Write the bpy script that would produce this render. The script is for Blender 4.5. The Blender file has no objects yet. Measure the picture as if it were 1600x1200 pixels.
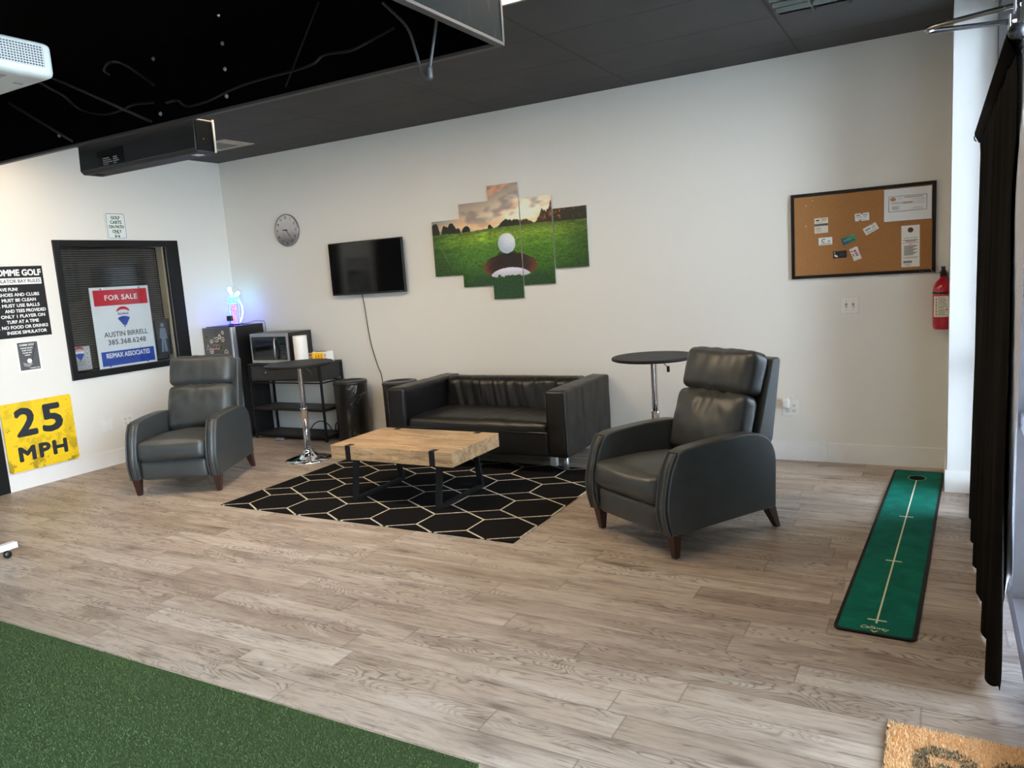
import bpy, bmesh, math, random
import numpy as np
from mathutils import Vector, Matrix, noise
PI = math.pi
SC = bpy.context.scene
COL = SC.collection
random.seed(7)

# ------------------------------------------------------------------ camera
cam_d = bpy.data.cameras.new('camera')
cam = bpy.data.objects.new('camera', cam_d)
COL.objects.link(cam)
YAW, PITCH, ROLL = math.radians(29.5059), math.radians(8.2383), math.radians(-3.8820)
f_ = Vector((-math.sin(YAW)*math.cos(PITCH), math.cos(YAW)*math.cos(PITCH), -math.sin(PITCH)))
r_ = Vector((math.cos(YAW), math.sin(YAW), 0)); u_ = r_.cross(f_)
r2 = math.cos(ROLL)*r_ + math.sin(ROLL)*u_
u2 = -math.sin(ROLL)*r_ + math.cos(ROLL)*u_
mw = Matrix((r2, u2, -f_)).transposed().to_4x4()
mw.translation = Vector((6.7815, -5.9025, 1.535))
cam.matrix_world = mw
cam_d.sensor_fit = 'HORIZONTAL'; cam_d.sensor_width = 36
cam_d.lens = 36*1188.526/1600
cam_d.clip_start = 0.02; cam_d.clip_end = 200
SC.camera = cam

# ------------------------------------------------------------------ world, view, lamps
world = bpy.data.worlds.new('sky'); SC.world = world; world.use_nodes = True
wn = world.node_tree.nodes; wl = world.node_tree.links
bg = wn['Background']
tc = wn.new('ShaderNodeTexCoord'); sx = wn.new('ShaderNodeSeparateXYZ')
rp = wn.new('ShaderNodeValToRGB')
rp.color_ramp.elements[0].position = 0.45; rp.color_ramp.elements[0].color = (0.68, 0.82, 0.95, 1)
rp.color_ramp.elements[1].position = 0.75; rp.color_ramp.elements[1].color = (0.66, 0.82, 1.0, 1)
mp = wn.new('ShaderNodeMath'); mp.operation = 'MULTIPLY_ADD'; mp.inputs[1].default_value = .5; mp.inputs[2].default_value = .5
wl.new(tc.outputs['Generated'], sx.inputs[0]); wl.new(sx.outputs['Z'], mp.inputs[0])
wl.new(mp.outputs[0], rp.inputs[0]); wl.new(rp.outputs[0], bg.inputs['Color'])
bg.inputs['Strength'].default_value = 15.0
LAMP_STRENGTH = 22.0
LAMP_COLOR = (1.0, 0.79, 0.53)
SC.view_settings.view_transform = 'Standard'
SC.view_settings.look = 'None'
SC.view_settings.exposure = 0.5
SC.view_settings.gamma = 1.0
SC.view_settings.use_curve_mapping = False
try:
    SC.cycles.use_denoising = True
    SC.cycles.max_bounces = 8
    SC.cycles.diffuse_bounces = 5
    SC.cycles.sample_clamp_indirect = 8
except Exception:
    pass

# ------------------------------------------------------------------ material helpers
def c(*a):
    if len(a) == 1: a = (a[0],)*3
    o = []
    for v in a:
        v /= 255.0
        o.append(v/12.92 if v <= .04045 else ((v+.055)/1.055)**2.4)
    return (o[0], o[1], o[2], 1)

class G:
    def __init__(s, name, base=(.5, .5, .5, 1), rough=.5, metal=0., **kw):
        s.m = bpy.data.materials.new(name); s.m.use_nodes = True
        s.t = s.m.node_tree; s.b = s.t.nodes['Principled BSDF']
        s.set(Base_Color=base, Roughness=rough, Metallic=metal, **kw)
    def put(s, sock, v):
        if isinstance(v, bpy.types.NodeSocket): s.t.links.new(v, sock)
        elif isinstance(v, bpy.types.Node): s.t.links.new(v.outputs[0], sock)
        else: sock.default_value = v
    def set(s, **kw):
        for k, v in kw.items(): s.put(s.b.inputs[k.replace('_', ' ')], v)
        return s
    def n(s, typ, props=None, **inp):
        nd = s.t.nodes.new('ShaderNode'+typ)
        for k, v in (props or {}).items(): setattr(nd, k, v)
        for k, v in inp.items():
            key = int(k[1:]) if k[0] == 'i' and k[1:].isdigit() else k.replace('_', ' ')
            s.put(nd.inputs[key], v)
        return nd
    def ma(s, op, a, b=0., d=0.):
        return s.n('Math', {'operation': op}, i0=a, i1=b, i2=d).outputs[0]
    def xyz(s, kind='Object'):
        co = s.n('TexCoord').outputs[kind]
        sp = s.n('SeparateXYZ', i0=co)
        return co, sp.outputs[0], sp.outputs[1], sp.outputs[2]
    def comb(s, x, y, z): return s.n('CombineXYZ', i0=x, i1=y, i2=z).outputs[0]
    def noise(s, vec, scale, detail=4., rough=.5, dist=0.):
        return s.n('TexNoise', Vector=vec, Scale=scale, Detail=detail, Roughness=rough, Distortion=dist).outputs[0]
    def ramp(s, fac, stops, interp='LINEAR'):
        nd = s.n('ValToRGB'); cr = nd.color_ramp; cr.interpolation = interp
        while len(cr.elements) < len(stops): cr.elements.new(.5)
        for e, (p, col) in zip(cr.elements, stops):
            e.position = p; e.color = col if hasattr(col, '__len__') else (col, col, col, 1)
        s.put(nd.inputs[0], fac)
        return nd.outputs[0]
    def mix(s, fac, a, b, typ='MIX'):
        nd = s.n('MixRGB', {'blend_type': typ}); s.put(nd.inputs[0], fac); s.put(nd.inputs[1], a); s.put(nd.inputs[2], b)
        return nd.outputs[0]
    def bump(s, h, strength=.3, dist=.01):
        nd = s.n('Bump', Strength=strength, Distance=dist, Height=h)
        s.put(s.b.inputs['Normal'], nd.outputs[0]); return s

def plain(name, col, rough=.5, metal=0., **kw): return G(name, col, rough, metal, **kw).m
def speck(name, col, rough=.5, metal=0., amt=.12, scale=60., bump=.15, bdist=.002, **kw):
    g = G(name, col, rough, metal, **kw)
    co = g.n('TexCoord').outputs['Object']
    nz = g.noise(co, scale, 5.)
    dark = tuple(v*(1-amt) for v in col[:3])+(1,)
    lite = tuple(min(1, v*(1+amt)) for v in col[:3])+(1,)
    g.set(Base_Color=g.ramp(nz, [(.3, dark), (.7, lite)]))
    if bump: g.bump(nz, bump, bdist)
    return g.m

MT = {}
# wall paint with faint scuffs
def wall_paint(name, col):
    g = G(name, col, .62)
    co, x, y, z = g.xyz()
    big = g.noise(co, 1.3, 3.)
    sc = g.noise(g.comb(g.ma('MULTIPLY', x, 9.), g.ma('MULTIPLY', y, 9.), g.ma('MULTIPLY', z, 9.)), 1.6, 6., .65)
    dirt = g.ramp(sc, [(.64, 0.), (.76, .28)])
    a = g.mix(big, tuple(v*.97 for v in col[:3])+(1,), col)
    g.set(Base_Color=g.mix(dirt, a, tuple(v*.82 for v in col[:3])+(1,)))
    g.bump(g.noise(co, 160., 3.), .06, .002)
    return g.m
MT['wall'] = wall_paint('white_wall_paint', c(229, 225, 217))
MT['base'] = speck('white_trim_paint', c(232, 230, 226), .4, amt=.02, scale=8., bump=0)
MT['pillar'] = wall_paint('wall_paint_darker', c(218, 218, 216))  # same paint as the walls, darkened to offset the strong window light

def laminate():
    g = G('greige_oak_laminate', rough=.42, Specular_IOR_Level=.35)
    co, x, y, z = g.xyz()
    W, L = .142, 1.22
    yy = g.ma('DIVIDE', g.ma('ADD', y, 3.626), W)
    row = g.ma('FLOOR', yy); fy = g.ma('FRACT', yy)
    rr = g.n('TexWhiteNoise', {'noise_dimensions': '1D'}, W=row).outputs[0]
    xx = g.ma('ADD', g.ma('DIVIDE', x, L), g.ma('MULTIPLY', rr, 7.31))
    ix = g.ma('FLOOR', xx); fx = g.ma('FRACT', xx)
    pid = g.n('TexWhiteNoise', {'noise_dimensions': '2D'}, Vector=g.comb(ix, row, 0.))
    p1 = pid.outputs[0]
    # soft long grain, shifted for every plank
    off = g.ma('MULTIPLY', p1, 37.)
    v1 = g.comb(g.ma('ADD', g.ma('MULTIPLY', x, 2.2), off), g.ma('MULTIPLY', y, 22.), off)
    fine = g.noise(v1, 3.2, 8., .62, .35)
    v2 = g.comb(g.ma('ADD', g.ma('MULTIPLY', x, 1.1), off), g.ma('MULTIPLY', y, 6.), off)
    broad = g.noise(v2, 1.5, 4., .55, .6)
    # cathedral rings
    v3 = g.comb(g.ma('ADD', g.ma('MULTIPLY', x, 1.25), off), g.ma('MULTIPLY', y, 5.2), off)
    field = g.noise(v3, 1.5, 2.5, .42, .35)
    rings = g.ma('FRACT', g.ma('MULTIPLY', field, 30.))
    ringl = g.ramp(rings, [(0., 1.), (.22, .25), (.5, 0.), (.85, .1), (1., 1.)])
    rmask = g.ramp(g.noise(v2, .9, 2., .5, 0.), [(.44, .12), (.58, 1.)])
    # knots
    vk = g.comb(g.ma('ADD', g.ma('MULTIPLY', x, 1.25), off), g.ma('MULTIPLY', y, 4.2), off)
    vor = g.n('TexVoronoi', Vector=vk, Scale=1.35)
    knot = g.ramp(g.ma('ADD', vor.outputs[0], g.ma('MULTIPLY', g.ma('SUBTRACT', fine, .5), .16)), [(.05, 1.), (.13, .45), (.22, .12), (.34, 0.)])
    base = g.ramp(p1, [(0., c(163, 145, 129)), (.3, c(184, 168, 153)), (.6, c(172, 154, 138)), (1., c(196, 182, 168))])
    col = g.mix(g.ramp(fine, [(.32, .7), (.43, .18), (.55, 0.)]), base, c(104, 87, 75))
    col = g.mix(g.ramp(broad, [(.32, .55), (.46, 0.)]), col, c(116, 99, 87))
    col = g.mix(g.ramp(broad, [(.54, 0.), (.70, .55)]), col, c(206, 196, 185))
    col = g.mix(g.ma('MULTIPLY', g.ma('MULTIPLY', ringl, rmask), .75), col, c(90, 74, 64))
    col = g.mix(g.ma('MULTIPLY', knot, .72), col, c(86, 70, 60))
    ey = g.ma('MINIMUM', fy, g.ma('SUBTRACT', 1., fy)); ex = g.ma('MINIMUM', fx, g.ma('SUBTRACT', 1., fx))
    seam = g.ma('MAXIMUM', g.ramp(ey, [(.008, 1.), (.022, 0.)]), g.ramp(ex, [(.0008, 1.), (.0026, 0.)]))
    col = g.mix(g.ma('MULTIPLY', seam, .55), col, c(92, 78, 68))
    g.set(Base_Color=col, Roughness=g.ramp(fine, [(.3, .5), (.7, .36)]))
    g.bump(g.ma('SUBTRACT', g.ma('MULTIPLY', fine, .25), seam), .18, .002)
    return g.m
MT['floor'] = laminate()

def ceiling_tile():
    g = G('black_ceiling_tile', rough=.75)
    co, x, y, z = g.xyz()
    fx = g.ma('FRACT', g.ma('DIVIDE', g.ma('ADD', x, 20*1.22-4.705), 1.22))
    fy = g.ma('FRACT', g.ma('DIVIDE', g.ma('ADD', y, 20*.6+.395), .6))
    ex = g.ma('MULTIPLY', g.ma('MINIMUM', fx, g.ma('SUBTRACT', 1., fx)), 1.22)
    ey = g.ma('MULTIPLY', g.ma('MINIMUM', fy, g.ma('SUBTRACT', 1., fy)), .6)
    e = g.ma('MINIMUM', ex, ey)
    line = g.ramp(e, [(.004, 1.), (.006, 0.), (.012, 0.), (.0135, .5), (.016, 0.)])
    nz = g.noise(co, 3., 4.)
    g.set(Base_Color=g.mix(line, g.ramp(nz, [(.3, c(54, 53, 54)), (.7, c(62, 61, 61))]), c(30)))
    g.bump(g.ma('SUBTRACT', g.ma('MULTIPLY', g.noise(co, 220., 2.), .3), line), .25, .004)
    return g.m
MT['ceiling'] = ceiling_tile()

def leather(name, col, rough, scale=240., spec=.5):
    g = G(name, col, rough)
    co = g.n('TexCoord').outputs['Object']
    v = g.n('TexVoronoi', {'feature': 'DISTANCE_TO_EDGE'}, Vector=co, Scale=scale).outputs[0]
    nz = g.noise(co, 9., 5., .6)
    g.set(Base_Color=g.ramp(nz, [(.3, tuple(k*.86 for k in col[:3])+(1,)), (.7, tuple(k*1.16 for k in col[:3])+(1,))]),
          Roughness=g.ramp(nz, [(.3, rough*.88), (.7, rough*1.15)]))
    g.bump(g.ma('ADD', g.ramp(v, [(0., 0.), (.08, 1.)]), g.ma('MULTIPLY', nz, 2.)), .10, .0025)
    return g.m
MT['grey_leather'] = leather('grey_leather', c(61, 63, 62), .35)
MT['black_leather'] = leather('black_leather', c(17, 16, 16), .38)
MT['dark_wood'] = speck('dark_brown_wood', c(58, 34, 28), .35, scale=25)
MT['chrome'] = plain('chrome', (.82, .82, .84, 1), .07, 1.)
MT['steel'] = plain('brushed_steel', (.42, .42, .43, 1), .32, 1.)
MT['sat_black'] = speck('satin_black', c(24, 24, 25), .42, amt=.08, scale=40, bump=0, Specular_IOR_Level=.25)
MT['matte_black'] = speck('matte_black', c(22, 22, 23), .65, amt=.1, scale=40, bump=.05, Specular_IOR_Level=.25)
MT['deep_black'] = plain('dead_black_paint', c(4), .95, Specular_IOR_Level=.02)
MT['gloss_black'] = plain('glossy_black_screen', c(7, 7, 8), .09)
MT['black_plastic'] = plain('black_plastic', c(22, 22, 23), .38)
MT['white_plastic'] = plain('white_plastic', c(232, 232, 228), .35)
MT['grey_plastic'] = plain('grey_plastic', c(120, 122, 124), .4)
MT['paper'] = plain('white_paper', c(236, 236, 232), .7)
MT['paper_ink'] = plain('grey_ink', c(96, 96, 98), .7)
MT['ink'] = plain('black_ink', c(26, 26, 28), .6)
MT['white_ink'] = plain('white_print', c(240, 240, 238), .6)
MT['red_ink'] = plain('red_print', c(206, 44, 58), .5)
MT['blue_ink'] = plain('blue_print', c(28, 72, 170), .5)
MT['orange_ink'] = plain('orange_print', c(222, 96, 40), .5)
MT['green_ink'] = plain('green_print', c(22, 84, 40), .5)
MT['teal_ink'] = plain('teal_print', c(38, 150, 140), .5)
MT['hinge_brown'] = plain('aged_brass', (.32, .22, .12, 1), .4, 1.)
MT['pane'] = None
def thin_glass(name, tint=(1, 1, 1, 1), refl=1.0):
    m = bpy.data.materials.new(name); m.use_nodes = True; t = m.node_tree; t.nodes.clear()
    out = t.nodes.new('ShaderNodeOutputMaterial'); mixn = t.nodes.new('ShaderNodeMixShader')
    tr = t.nodes.new('ShaderNodeBsdfTransparent'); gl = t.nodes.new('ShaderNodeBsdfGlossy'); fr = t.nodes.new('ShaderNodeFresnel')
    fr.inputs['IOR'].default_value = 1.45; tr.inputs[0].default_value = tint; gl.inputs['Roughness'].default_value = .01
    mu = t.nodes.new('ShaderNodeMath'); mu.operation = 'MULTIPLY'; mu.inputs[1].default_value = refl; mu.use_clamp = True
    t.links.new(fr.outputs[0], mu.inputs[0]); t.links.new(mu.outputs[0], mixn.inputs[0])
    t.links.new(tr.outputs[0], mixn.inputs[1]); t.links.new(gl.outputs[0], mixn.inputs[2]); t.links.new(mixn.outputs[0], out.inputs[0])
    return m
MT['pane'] = thin_glass('window_glass')
MT['pane2'] = thin_glass('office_glass', (.9, .91, .91, 1), .6)

def emis(name, col, st):
    g = G(name, (0, 0, 0, 1), .5); g.set(Emission_Color=col, Emission_Strength=st); return g.m

# ------------------------------------------------------------------ object helpers
def link(name, me, parent=None, mats=()):
    o = bpy.data.objects.new(name, me); COL.objects.link(o)
    for m in mats: me.materials.append(m)
    if parent: o.parent = parent
    return o
def tag(o, label=None, cat=None, group=None, kind=None):
    if label: o['label'] = label
    if cat: o['category'] = cat
    if group: o['group'] = group
    if kind: o['kind'] = kind
    return o
def thing(name, label, cat, loc=(0, 0, 0), rotz=0., group=None):
    o = bpy.data.objects.new(name, None); COL.objects.link(o); o.empty_display_size = .1
    o.location = loc; o.rotation_euler = (0, 0, rotz)
    return tag(o, label, cat, group)
def dup(root, loc, rotz, label, group=None):
    r = root.copy(); COL.objects.link(r); r.location = loc; r.rotation_euler = (0, 0, rotz); r['label'] = label
    if group: r['group'] = group
    def rec(src, dst):
        for ch in list(src.children):
            k = ch.copy(); COL.objects.link(k); k.parent = dst; rec(ch, k)
    rec(root, r); return r

class MB:
    def __init__(s): s.v = []; s.f = []; s.mi = []; s.sm = []
    def add(s, vs, fs, mi=0, smooth=False):
        b = len(s.v); s.v += [tuple(p) for p in vs]
        for f in fs: s.f.append([b+i for i in f]); s.mi.append(mi); s.sm.append(smooth)
        return s
    def box(s, x0, x1, y0, y1, z0, z1, mi=0):
        vs = [(x, y, z) for z in (z0, z1) for y in (y0, y1) for x in (x0, x1)]
        return s.add(vs, [(0, 2, 3, 1), (4, 5, 7, 6), (0, 1, 5, 4), (2, 6, 7, 3), (0, 4, 6, 2), (1, 3, 7, 5)], mi)
    def hexa(s, vs, mi=0):
        return s.add(vs, [(0, 2, 3, 1), (4, 5, 7, 6), (0, 1, 5, 4), (2, 6, 7, 3), (0, 4, 6, 2), (1, 3, 7, 5)], mi)
    def prism(s, poly, axis, a, b, mi=0, smooth=False):
        n = len(poly)
        def P(p, d):
            if axis == 'x': return (d, p[0], p[1])
            if axis == 'y': return (p[0], d, p[1])
            return (p[0], p[1], d)
        ar = sum(poly[i][0]*poly[(i+1) % n][1]-poly[(i+1) % n][0]*poly[i][1] for i in range(n))
        if (ar < 0) != (axis == 'y'): poly = poly[::-1]
        vs = [P(p, a) for p in poly]+[P(p, b) for p in poly]
        s.add(vs, [list(range(n))[::-1], list(range(n, 2*n))], mi)
        base = len(s.v)-2*n
        for i in range(n):
            j = (i+1) % n; s.f.append([base+i, base+j, base+n+j, base+n+i]); s.mi.append(mi); s.sm.append(smooth)
        return s
    def tube(s, pts, r, seg=10, mi=0, caps=True, closed=False):
        pts = [Vector(p) for p in pts]; n = len(pts); rs = r if hasattr(r, '__len__') else [r]*n
        up = None; rings = []
        for i, p in enumerate(pts):
            if closed: d = pts[(i+1) % n]-pts[i-1]
            else: d = (pts[min(i+1, n-1)]-pts[max(i-1, 0)])
            d.normalize()
            if up is None:
                up = Vector((0, 0, 1)) if abs(d.z) < .9 else Vector((1, 0, 0))
            a = up-d*up.dot(d)
            if a.length < 1e-5: a = d.orthogonal()
            a.normalize(); b = d.cross(a); up = a
            rings.append([p+rs[i]*(math.cos(t)*a+math.sin(t)*b) for t in [2*PI*k/seg for k in range(seg)]])
        vs = [q for R in rings for q in R]; fs = []
        for i in range(n if closed else n-1):
            j = (i+1) % n
            for k in range(seg):
                l = (k+1) % seg
                fs.append((i*seg+k, i*seg+l, j*seg+l, j*seg+k))
        s.add(vs, fs, mi, True)
        if caps and not closed:
            b = len(s.v)-len(vs)
            s.f.append([b+k for k in range(seg)][::-1]); s.mi.append(mi); s.sm.append(False)
            s.f.append([b+(n-1)*seg+k for k in range(seg)]); s.mi.append(mi); s.sm.append(False)
        return s
    def lathe(s, prof, seg=32, mi=0, cx=0., cy=0., axis='z', smooth=True):
        vs = []; fs = []; n = len(prof)
        for r, h in prof:
            for k in range(seg):
                t = 2*PI*k/seg; a, b = r*math.cos(t), r*math.sin(t)
                vs.append((cx+a, cy+b, h) if axis == 'z' else ((cx+a, h, cy+b) if axis == 'y' else (h, cx+a, cy+b)))
        for i in range(n-1):
            for k in range(seg):
                l = (k+1) % seg
                q = (i*seg+k, i*seg+l, (i+1)*seg+l, (i+1)*seg+k)
                fs.append(q if axis != 'y' else q[::-1])
        s.add(vs, fs, mi, smooth)
        b = len(s.v)-len(vs)
        if prof[0][0] > 1e-6:
            s.f.append([b+k for k in range(seg)][::-1]); s.mi.append(mi); s.sm.append(False)
        if prof[-1][0] > 1e-6:
            s.f.append([b+(n-1)*seg+k for k in range(seg)]); s.mi.append(mi); s.sm.append(False)
        return s
    def disc(s, cx, cz, r, y, mi=0, seg=32, rx=None):   # flat disc facing -y
        rx = rx or r
        s.add([(cx+rx*math.cos(2*PI*k/seg), y, cz+r*math.sin(2*PI*k/seg)) for k in range(seg)], [list(range(seg))], mi); return s
    def quad(s, x0, x1, z0, z1, y, mi=0):
        return s.add([(x0, y, z0), (x1, y, z0), (x1, y, z1), (x0, y, z1)], [(0, 1, 2, 3)], mi)
    def poly(s, pts, y, mi=0):
        return s.add([(p[0], y, p[1]) for p in pts], [list(range(len(pts)))], mi)
    def build(s, name, mats, parent=None, bevel=0., seg=2, smooth=False, fix=True):
        me = bpy.data.meshes.new(name); me.from_pydata(s.v, [], s.f)
        me.polygons.foreach_set('material_index', s.mi)
        me.polygons.foreach_set('use_smooth', [True]*len(s.f) if smooth else s.sm)
        me.update()
        if fix:
            bm = bmesh.new(); bm.from_mesh(me); bmesh.ops.recalc_face_normals(bm, faces=bm.faces); bm.to_mesh(me); bm.free()
        if not isinstance(mats, (list, tuple)): mats = [mats]
        o = link(name, me, parent, mats)
        if bevel:
            md = o.modifiers.new('bevel', 'BEVEL'); md.width = bevel; md.segments = seg; md.limit_method = 'ANGLE'; md.angle_limit = .7
            for p in me.polygons: p.use_smooth = True
            md.harden_normals = True
        return o

def S(o): return tag(o, kind='structure')

def pillow(name, size, r, parent, mat, n=(20, 10, 14), bulge=(0, 0, 0), loc=(0, 0, 0), rot=None, fn=None):
    """rounded cushion: size full, r edge radius, bulge per axis, fn(p, nrm, uvw)->extra offset along normal"""
    hx, hy, hz = size[0]/2, size[1]/2, size[2]/2
    key = {}; vs = []; fs = []
    def lin(k, h):
        a = [-1+2*i/k for i in range(k+1)]
        return a
    def vert(u, v, w):
        kk = (round(u, 5), round(v, 5), round(w, 5))
        if kk in key: return key[kk]
        q = Vector((u*hx, v*hy, w*hz))
        inn = Vector((max(-hx+r, min(hx-r, q.x)), max(-hy+r, min(hy-r, q.y)), max(-hz+r, min(hz-r, q.z))))
        d = q-inn
        nrm = d.normalized()
        p = inn+nrm*r
        bx = bulge[0]*(1-v*v)*(1-w*w)*(u if abs(u) > .01 else 0)*(abs(u) > .5)
        by = bulge[1]*(1-u*u)*(1-w*w)*v*(abs(v) > .5)
        bz = bulge[2]*(1-u*u)*(1-v*v)*w*(abs(w) > .5)
        p = p+Vector((bx*(abs(nrm.x)), by*(abs(nrm.y)), bz*(abs(nrm.z))))
        if fn: p = p+nrm*fn(p, nrm, (u, v, w))
        if rot is not None: p = rot @ p
        p = p+Vector(loc)
        key[kk] = len(vs); vs.append(tuple(p)); return key[kk]
    U, V, Wd = lin(n[0], hx), lin(n[1], hy), lin(n[2], hz)
    def grid(A, B, f):
        for i in range(len(A)-1):
            for j in range(len(B)-1):
                fs.append((f(A[i], B[j]), f(A[i+1], B[j]), f(A[i+1], B[j+1]), f(A[i], B[j+1])))
    for sgn in (-1, 1):
        grid(U, V, lambda a, b: vert(a, b, sgn))
        grid(U, Wd, lambda a, b: vert(a, sgn, b))
        grid(V, Wd, lambda a, b: vert(sgn, a, b))
    m = MB(); m.add(vs, fs, 0, True)
    return m.build(name, mat, parent)

_fc = [0]
def text(string, w, h, mat, parent, x, z, y, name='lettering', align='CENTER', bold=0., shear=0., spacing=1., rot=0., heavy=0.):
    """text in the XZ plane facing -y, fitted to width w (None: natural) and cap height h, centred on x, resting on z"""
    cu = bpy.data.curves.new('t', 'FONT'); cu.body = string; cu.align_x = 'LEFT'; cu.size = 1; cu.offset = bold
    cu.shear = shear; cu.space_character = spacing; cu.resolution_u = 3; cu.extrude = .004
    o = bpy.data.objects.new('t', cu); COL.objects.link(o)
    dg = bpy.context.evaluated_depsgraph_get()
    me = bpy.data.meshes.new_from_object(o.evaluated_get(dg))
    bpy.data.objects.remove(o); bpy.data.curves.remove(cu)
    n = len(me.vertices); a = np.empty(n*3, dtype=np.float32); me.vertices.foreach_get('co', a); a = a.reshape(-1, 3)
    if n == 0: return None
    x0, x1 = a[:, 0].min(), a[:, 0].max(); cap = .70
    sz = h/cap; sxs = sz if w is None else w/(x1-x0)
    tx = (a[:, 0]-x0)*sxs
    W = (x1-x0)*sxs
    ox = {'CENTER': -W/2, 'LEFT': 0, 'RIGHT': -W}[align]
    X = tx+ox; Z = a[:, 1]*sz
    cr, sr = math.cos(rot), math.sin(rot)
    out = np.stack([x+X*cr-Z*sr, y-a[:, 2]*.1, z+X*sr+Z*cr], 1)
    me.vertices.foreach_set('co', out.astype(np.float32).ravel()); me.update()
    me.materials.clear()
    if heavy:
        bm = bmesh.new()
        for k in range(8):
            a0 = len(bm.verts); bm.from_mesh(me); bm.verts.ensure_lookup_table()
            dx, dz = heavy*math.cos(k*PI/4), heavy*math.sin(k*PI/4)
            for v in bm.verts[a0:]: v.co += Vector((dx, -.00003*k, dz))
        bm.to_mesh(me); bm.free()
    return link(name, me, parent, [mat])

# ------------------------------------------------------------------ the room
H = 2.918
YF = -7.6          # front wall
XW = 7.06          # inner face of the glazing
S(MB().box(-.6, 7.2, YF-.1, .2, -.1, 0).build('floor', MT['floor']))
S(MB().box(-.6, 7.2, YF-.1, .2, H, H+.08).build('ceiling', MT['ceiling']))
S(MB().box(-.12, 7.2, 0, .12, 0, H).build('wall_back', MT['wall']))
m = MB()
wy0, wy1, wz0, wz1 = -1.865, -.79, .905, 2.035
m.box(-.12, 0, wy1, 0, 0, H); m.box(-.12, 0, YF, wy0, 0, H)
m.box(-.12, 0, wy0, wy1, 0, wz0); m.box(-.12, 0, wy0, wy1, wz1, H)
S(m.build('wall_left', MT['wall']))
m = MB(); m.box(6.845, 7.16, -.575, 0, 0, H); m.box(7.04, 7.16, YF, -.575, 2.86, H)
S(m.build('wall_right', MT['pillar']))
m = MB(); m.box(-.12, 7.16, YF-.1, YF, 0, H)
S(m.build('wall_front', MT['wall']))
# dark shell added behind the inside window to shut out the sky
m = MB(); m.box(-.60, -.56, -2.1, -.5, .7, 2.3); m.box(-.56, -.12, -2.1, -2.06, .7, 2.3); m.box(-.56, -.12, -.54, -.5, .7, 2.3)
m.box(-.56, -.12, -2.06, -.54, .7, .74); m.box(-.56, -.12, -2.06, -.54, 2.26, 2.3)
S(m.build('wall_sky_block', plain('dark_shell_paint', c(30), .8)))
BH = .143
m = MB(); m.prism([(0, 0), (-.014, 0), (-.014, BH-.004), (-.010, BH), (0, BH)], 'x', 0.014, 6.08); m.prism([(0, 0), (-.014, 0), (-.014, BH-.004), (-.010, BH), (0, BH)], 'x', 6.0815, 6.845)
S(m.build('baseboard_back', MT['base']))
m = MB(); m.prism([(0, 0), (.014, 0), (.014, BH-.004), (.010, BH), (0, BH)], 'y', -2.58, 0)
S(m.build('baseboard_left', MT['base']))
m = MB(); m.box(6.831, 7.055, -.589, -.575, 0, BH); m.box(6.831, 6.845, -.575, -.0145, 0, BH)
S(m.build('baseboard_right', MT['base'], bevel=.002))
# black door casing at the far left
m = MB(); m.box(0, .022, -2.67, -2.582, 0, 2.1); m.box(0, .022, -3.6, -2.582, 2.1, 2.19); m.box(0, .022, -3.6, -3.52, 0, 2.1)
S(m.build('trim_1', MT['sat_black'], bevel=.002))
d = S(MB().box(.001, .012, -3.52, -2.67, .006, 2.1).build('door_1', MT['matte_black']))
MB().box(.0125, .02, -2.70, -2.66, .40, .50).build('hinge', MT['hinge_brown'], d, bevel=.002)

# storefront glazing, one window per bay
ALU = speck('grey_brown_aluminium', c(74, 70, 70), .5, .1, amt=.04, scale=30, bump=0)
wi = 2
def bay(a, b, horizontal):
    global wi
    root = bpy.data.objects.new('window_%d' % wi, None); COL.objects.link(root); S(root); wi += 1
    fr = MB(); pn = MB()
    def bx(mb, u0, u1, d0, d1, z0, z1):
        if horizontal: mb.box(u0, u1, YF-.1+d0, YF-.1+d1, z0, z1)
        else: mb.box(XW+.1-d1, XW+.1-d0, u0, u1, z0, z1)
    W = .05
    bx(fr, a, a+W, 0, .1, .0, 2.86); bx(fr, b-W, b, 0, .1, .0, 2.86)
    bx(fr, a+W, b-W, 0, .1, 0, .10); bx(fr, a+W, b-W, 0, .1, 2.80, 2.86); bx(fr, a+W, b-W, .02, .09, .80, .87)
    bx(pn, a+W-.005, b-W+.005, .045, .051, .095, .805); bx(pn, a+W-.005, b-W+.005, .045, .051, .865, 2.805)
    fr.build('window_frame', ALU, root, bevel=.003)
    pn.build('window_pane', MT['pane'], root)
ys = [-.578, -2.345, -4.09, -5.83, YF]
for i in range(4): bay(ys[i+1], ys[i], False)
# outside: pavement and a pale block across the street
S(MB().box(7.2, 60, -60, 40, -.25, -.1).box(-30, 7.2, -60, YF-.12, -.25, -.1).build('ground', speck('pale_concrete', c(190, 188, 184), .8, amt=.06, scale=3)))

# inside window in the left wall, with blind and signs behind the pane
RL = PI/2
win = S(bpy.data.objects.new('window_1', None)); COL.objects.link(win)
win.rotation_euler = (0, 0, RL)        # local x runs along +y, front (-y) faces the room
OY0, OY1, OZ0, OZ1 = -1.919, -.655, .848, 2.095
m = MB()
m.box(OY0, wy0, -.024, .10, OZ0, OZ1); m.box(wy1, OY1, -.024, -.0005, OZ0, OZ1)
m.box(wy1-.002, wy1+.02, 0, .10, wz0, wz1)
m.box(wy0, wy1, -.024, .10, OZ0, wz0); m.box(wy0, wy1, -.024, .10, wz1, OZ1)
m.build('window_frame', MT['sat_black'], win, bevel=.003)
MB().box(wy0, wy1, .012, .018, wz0, wz1).build('window_pane', MT['pane2'], win)
bl = thing('mini_blind', 'dark closed mini blind of narrow slats behind the glass of the black framed office window', 'blind', (-.115, -1.33, .91), RL)
m = MB()
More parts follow.
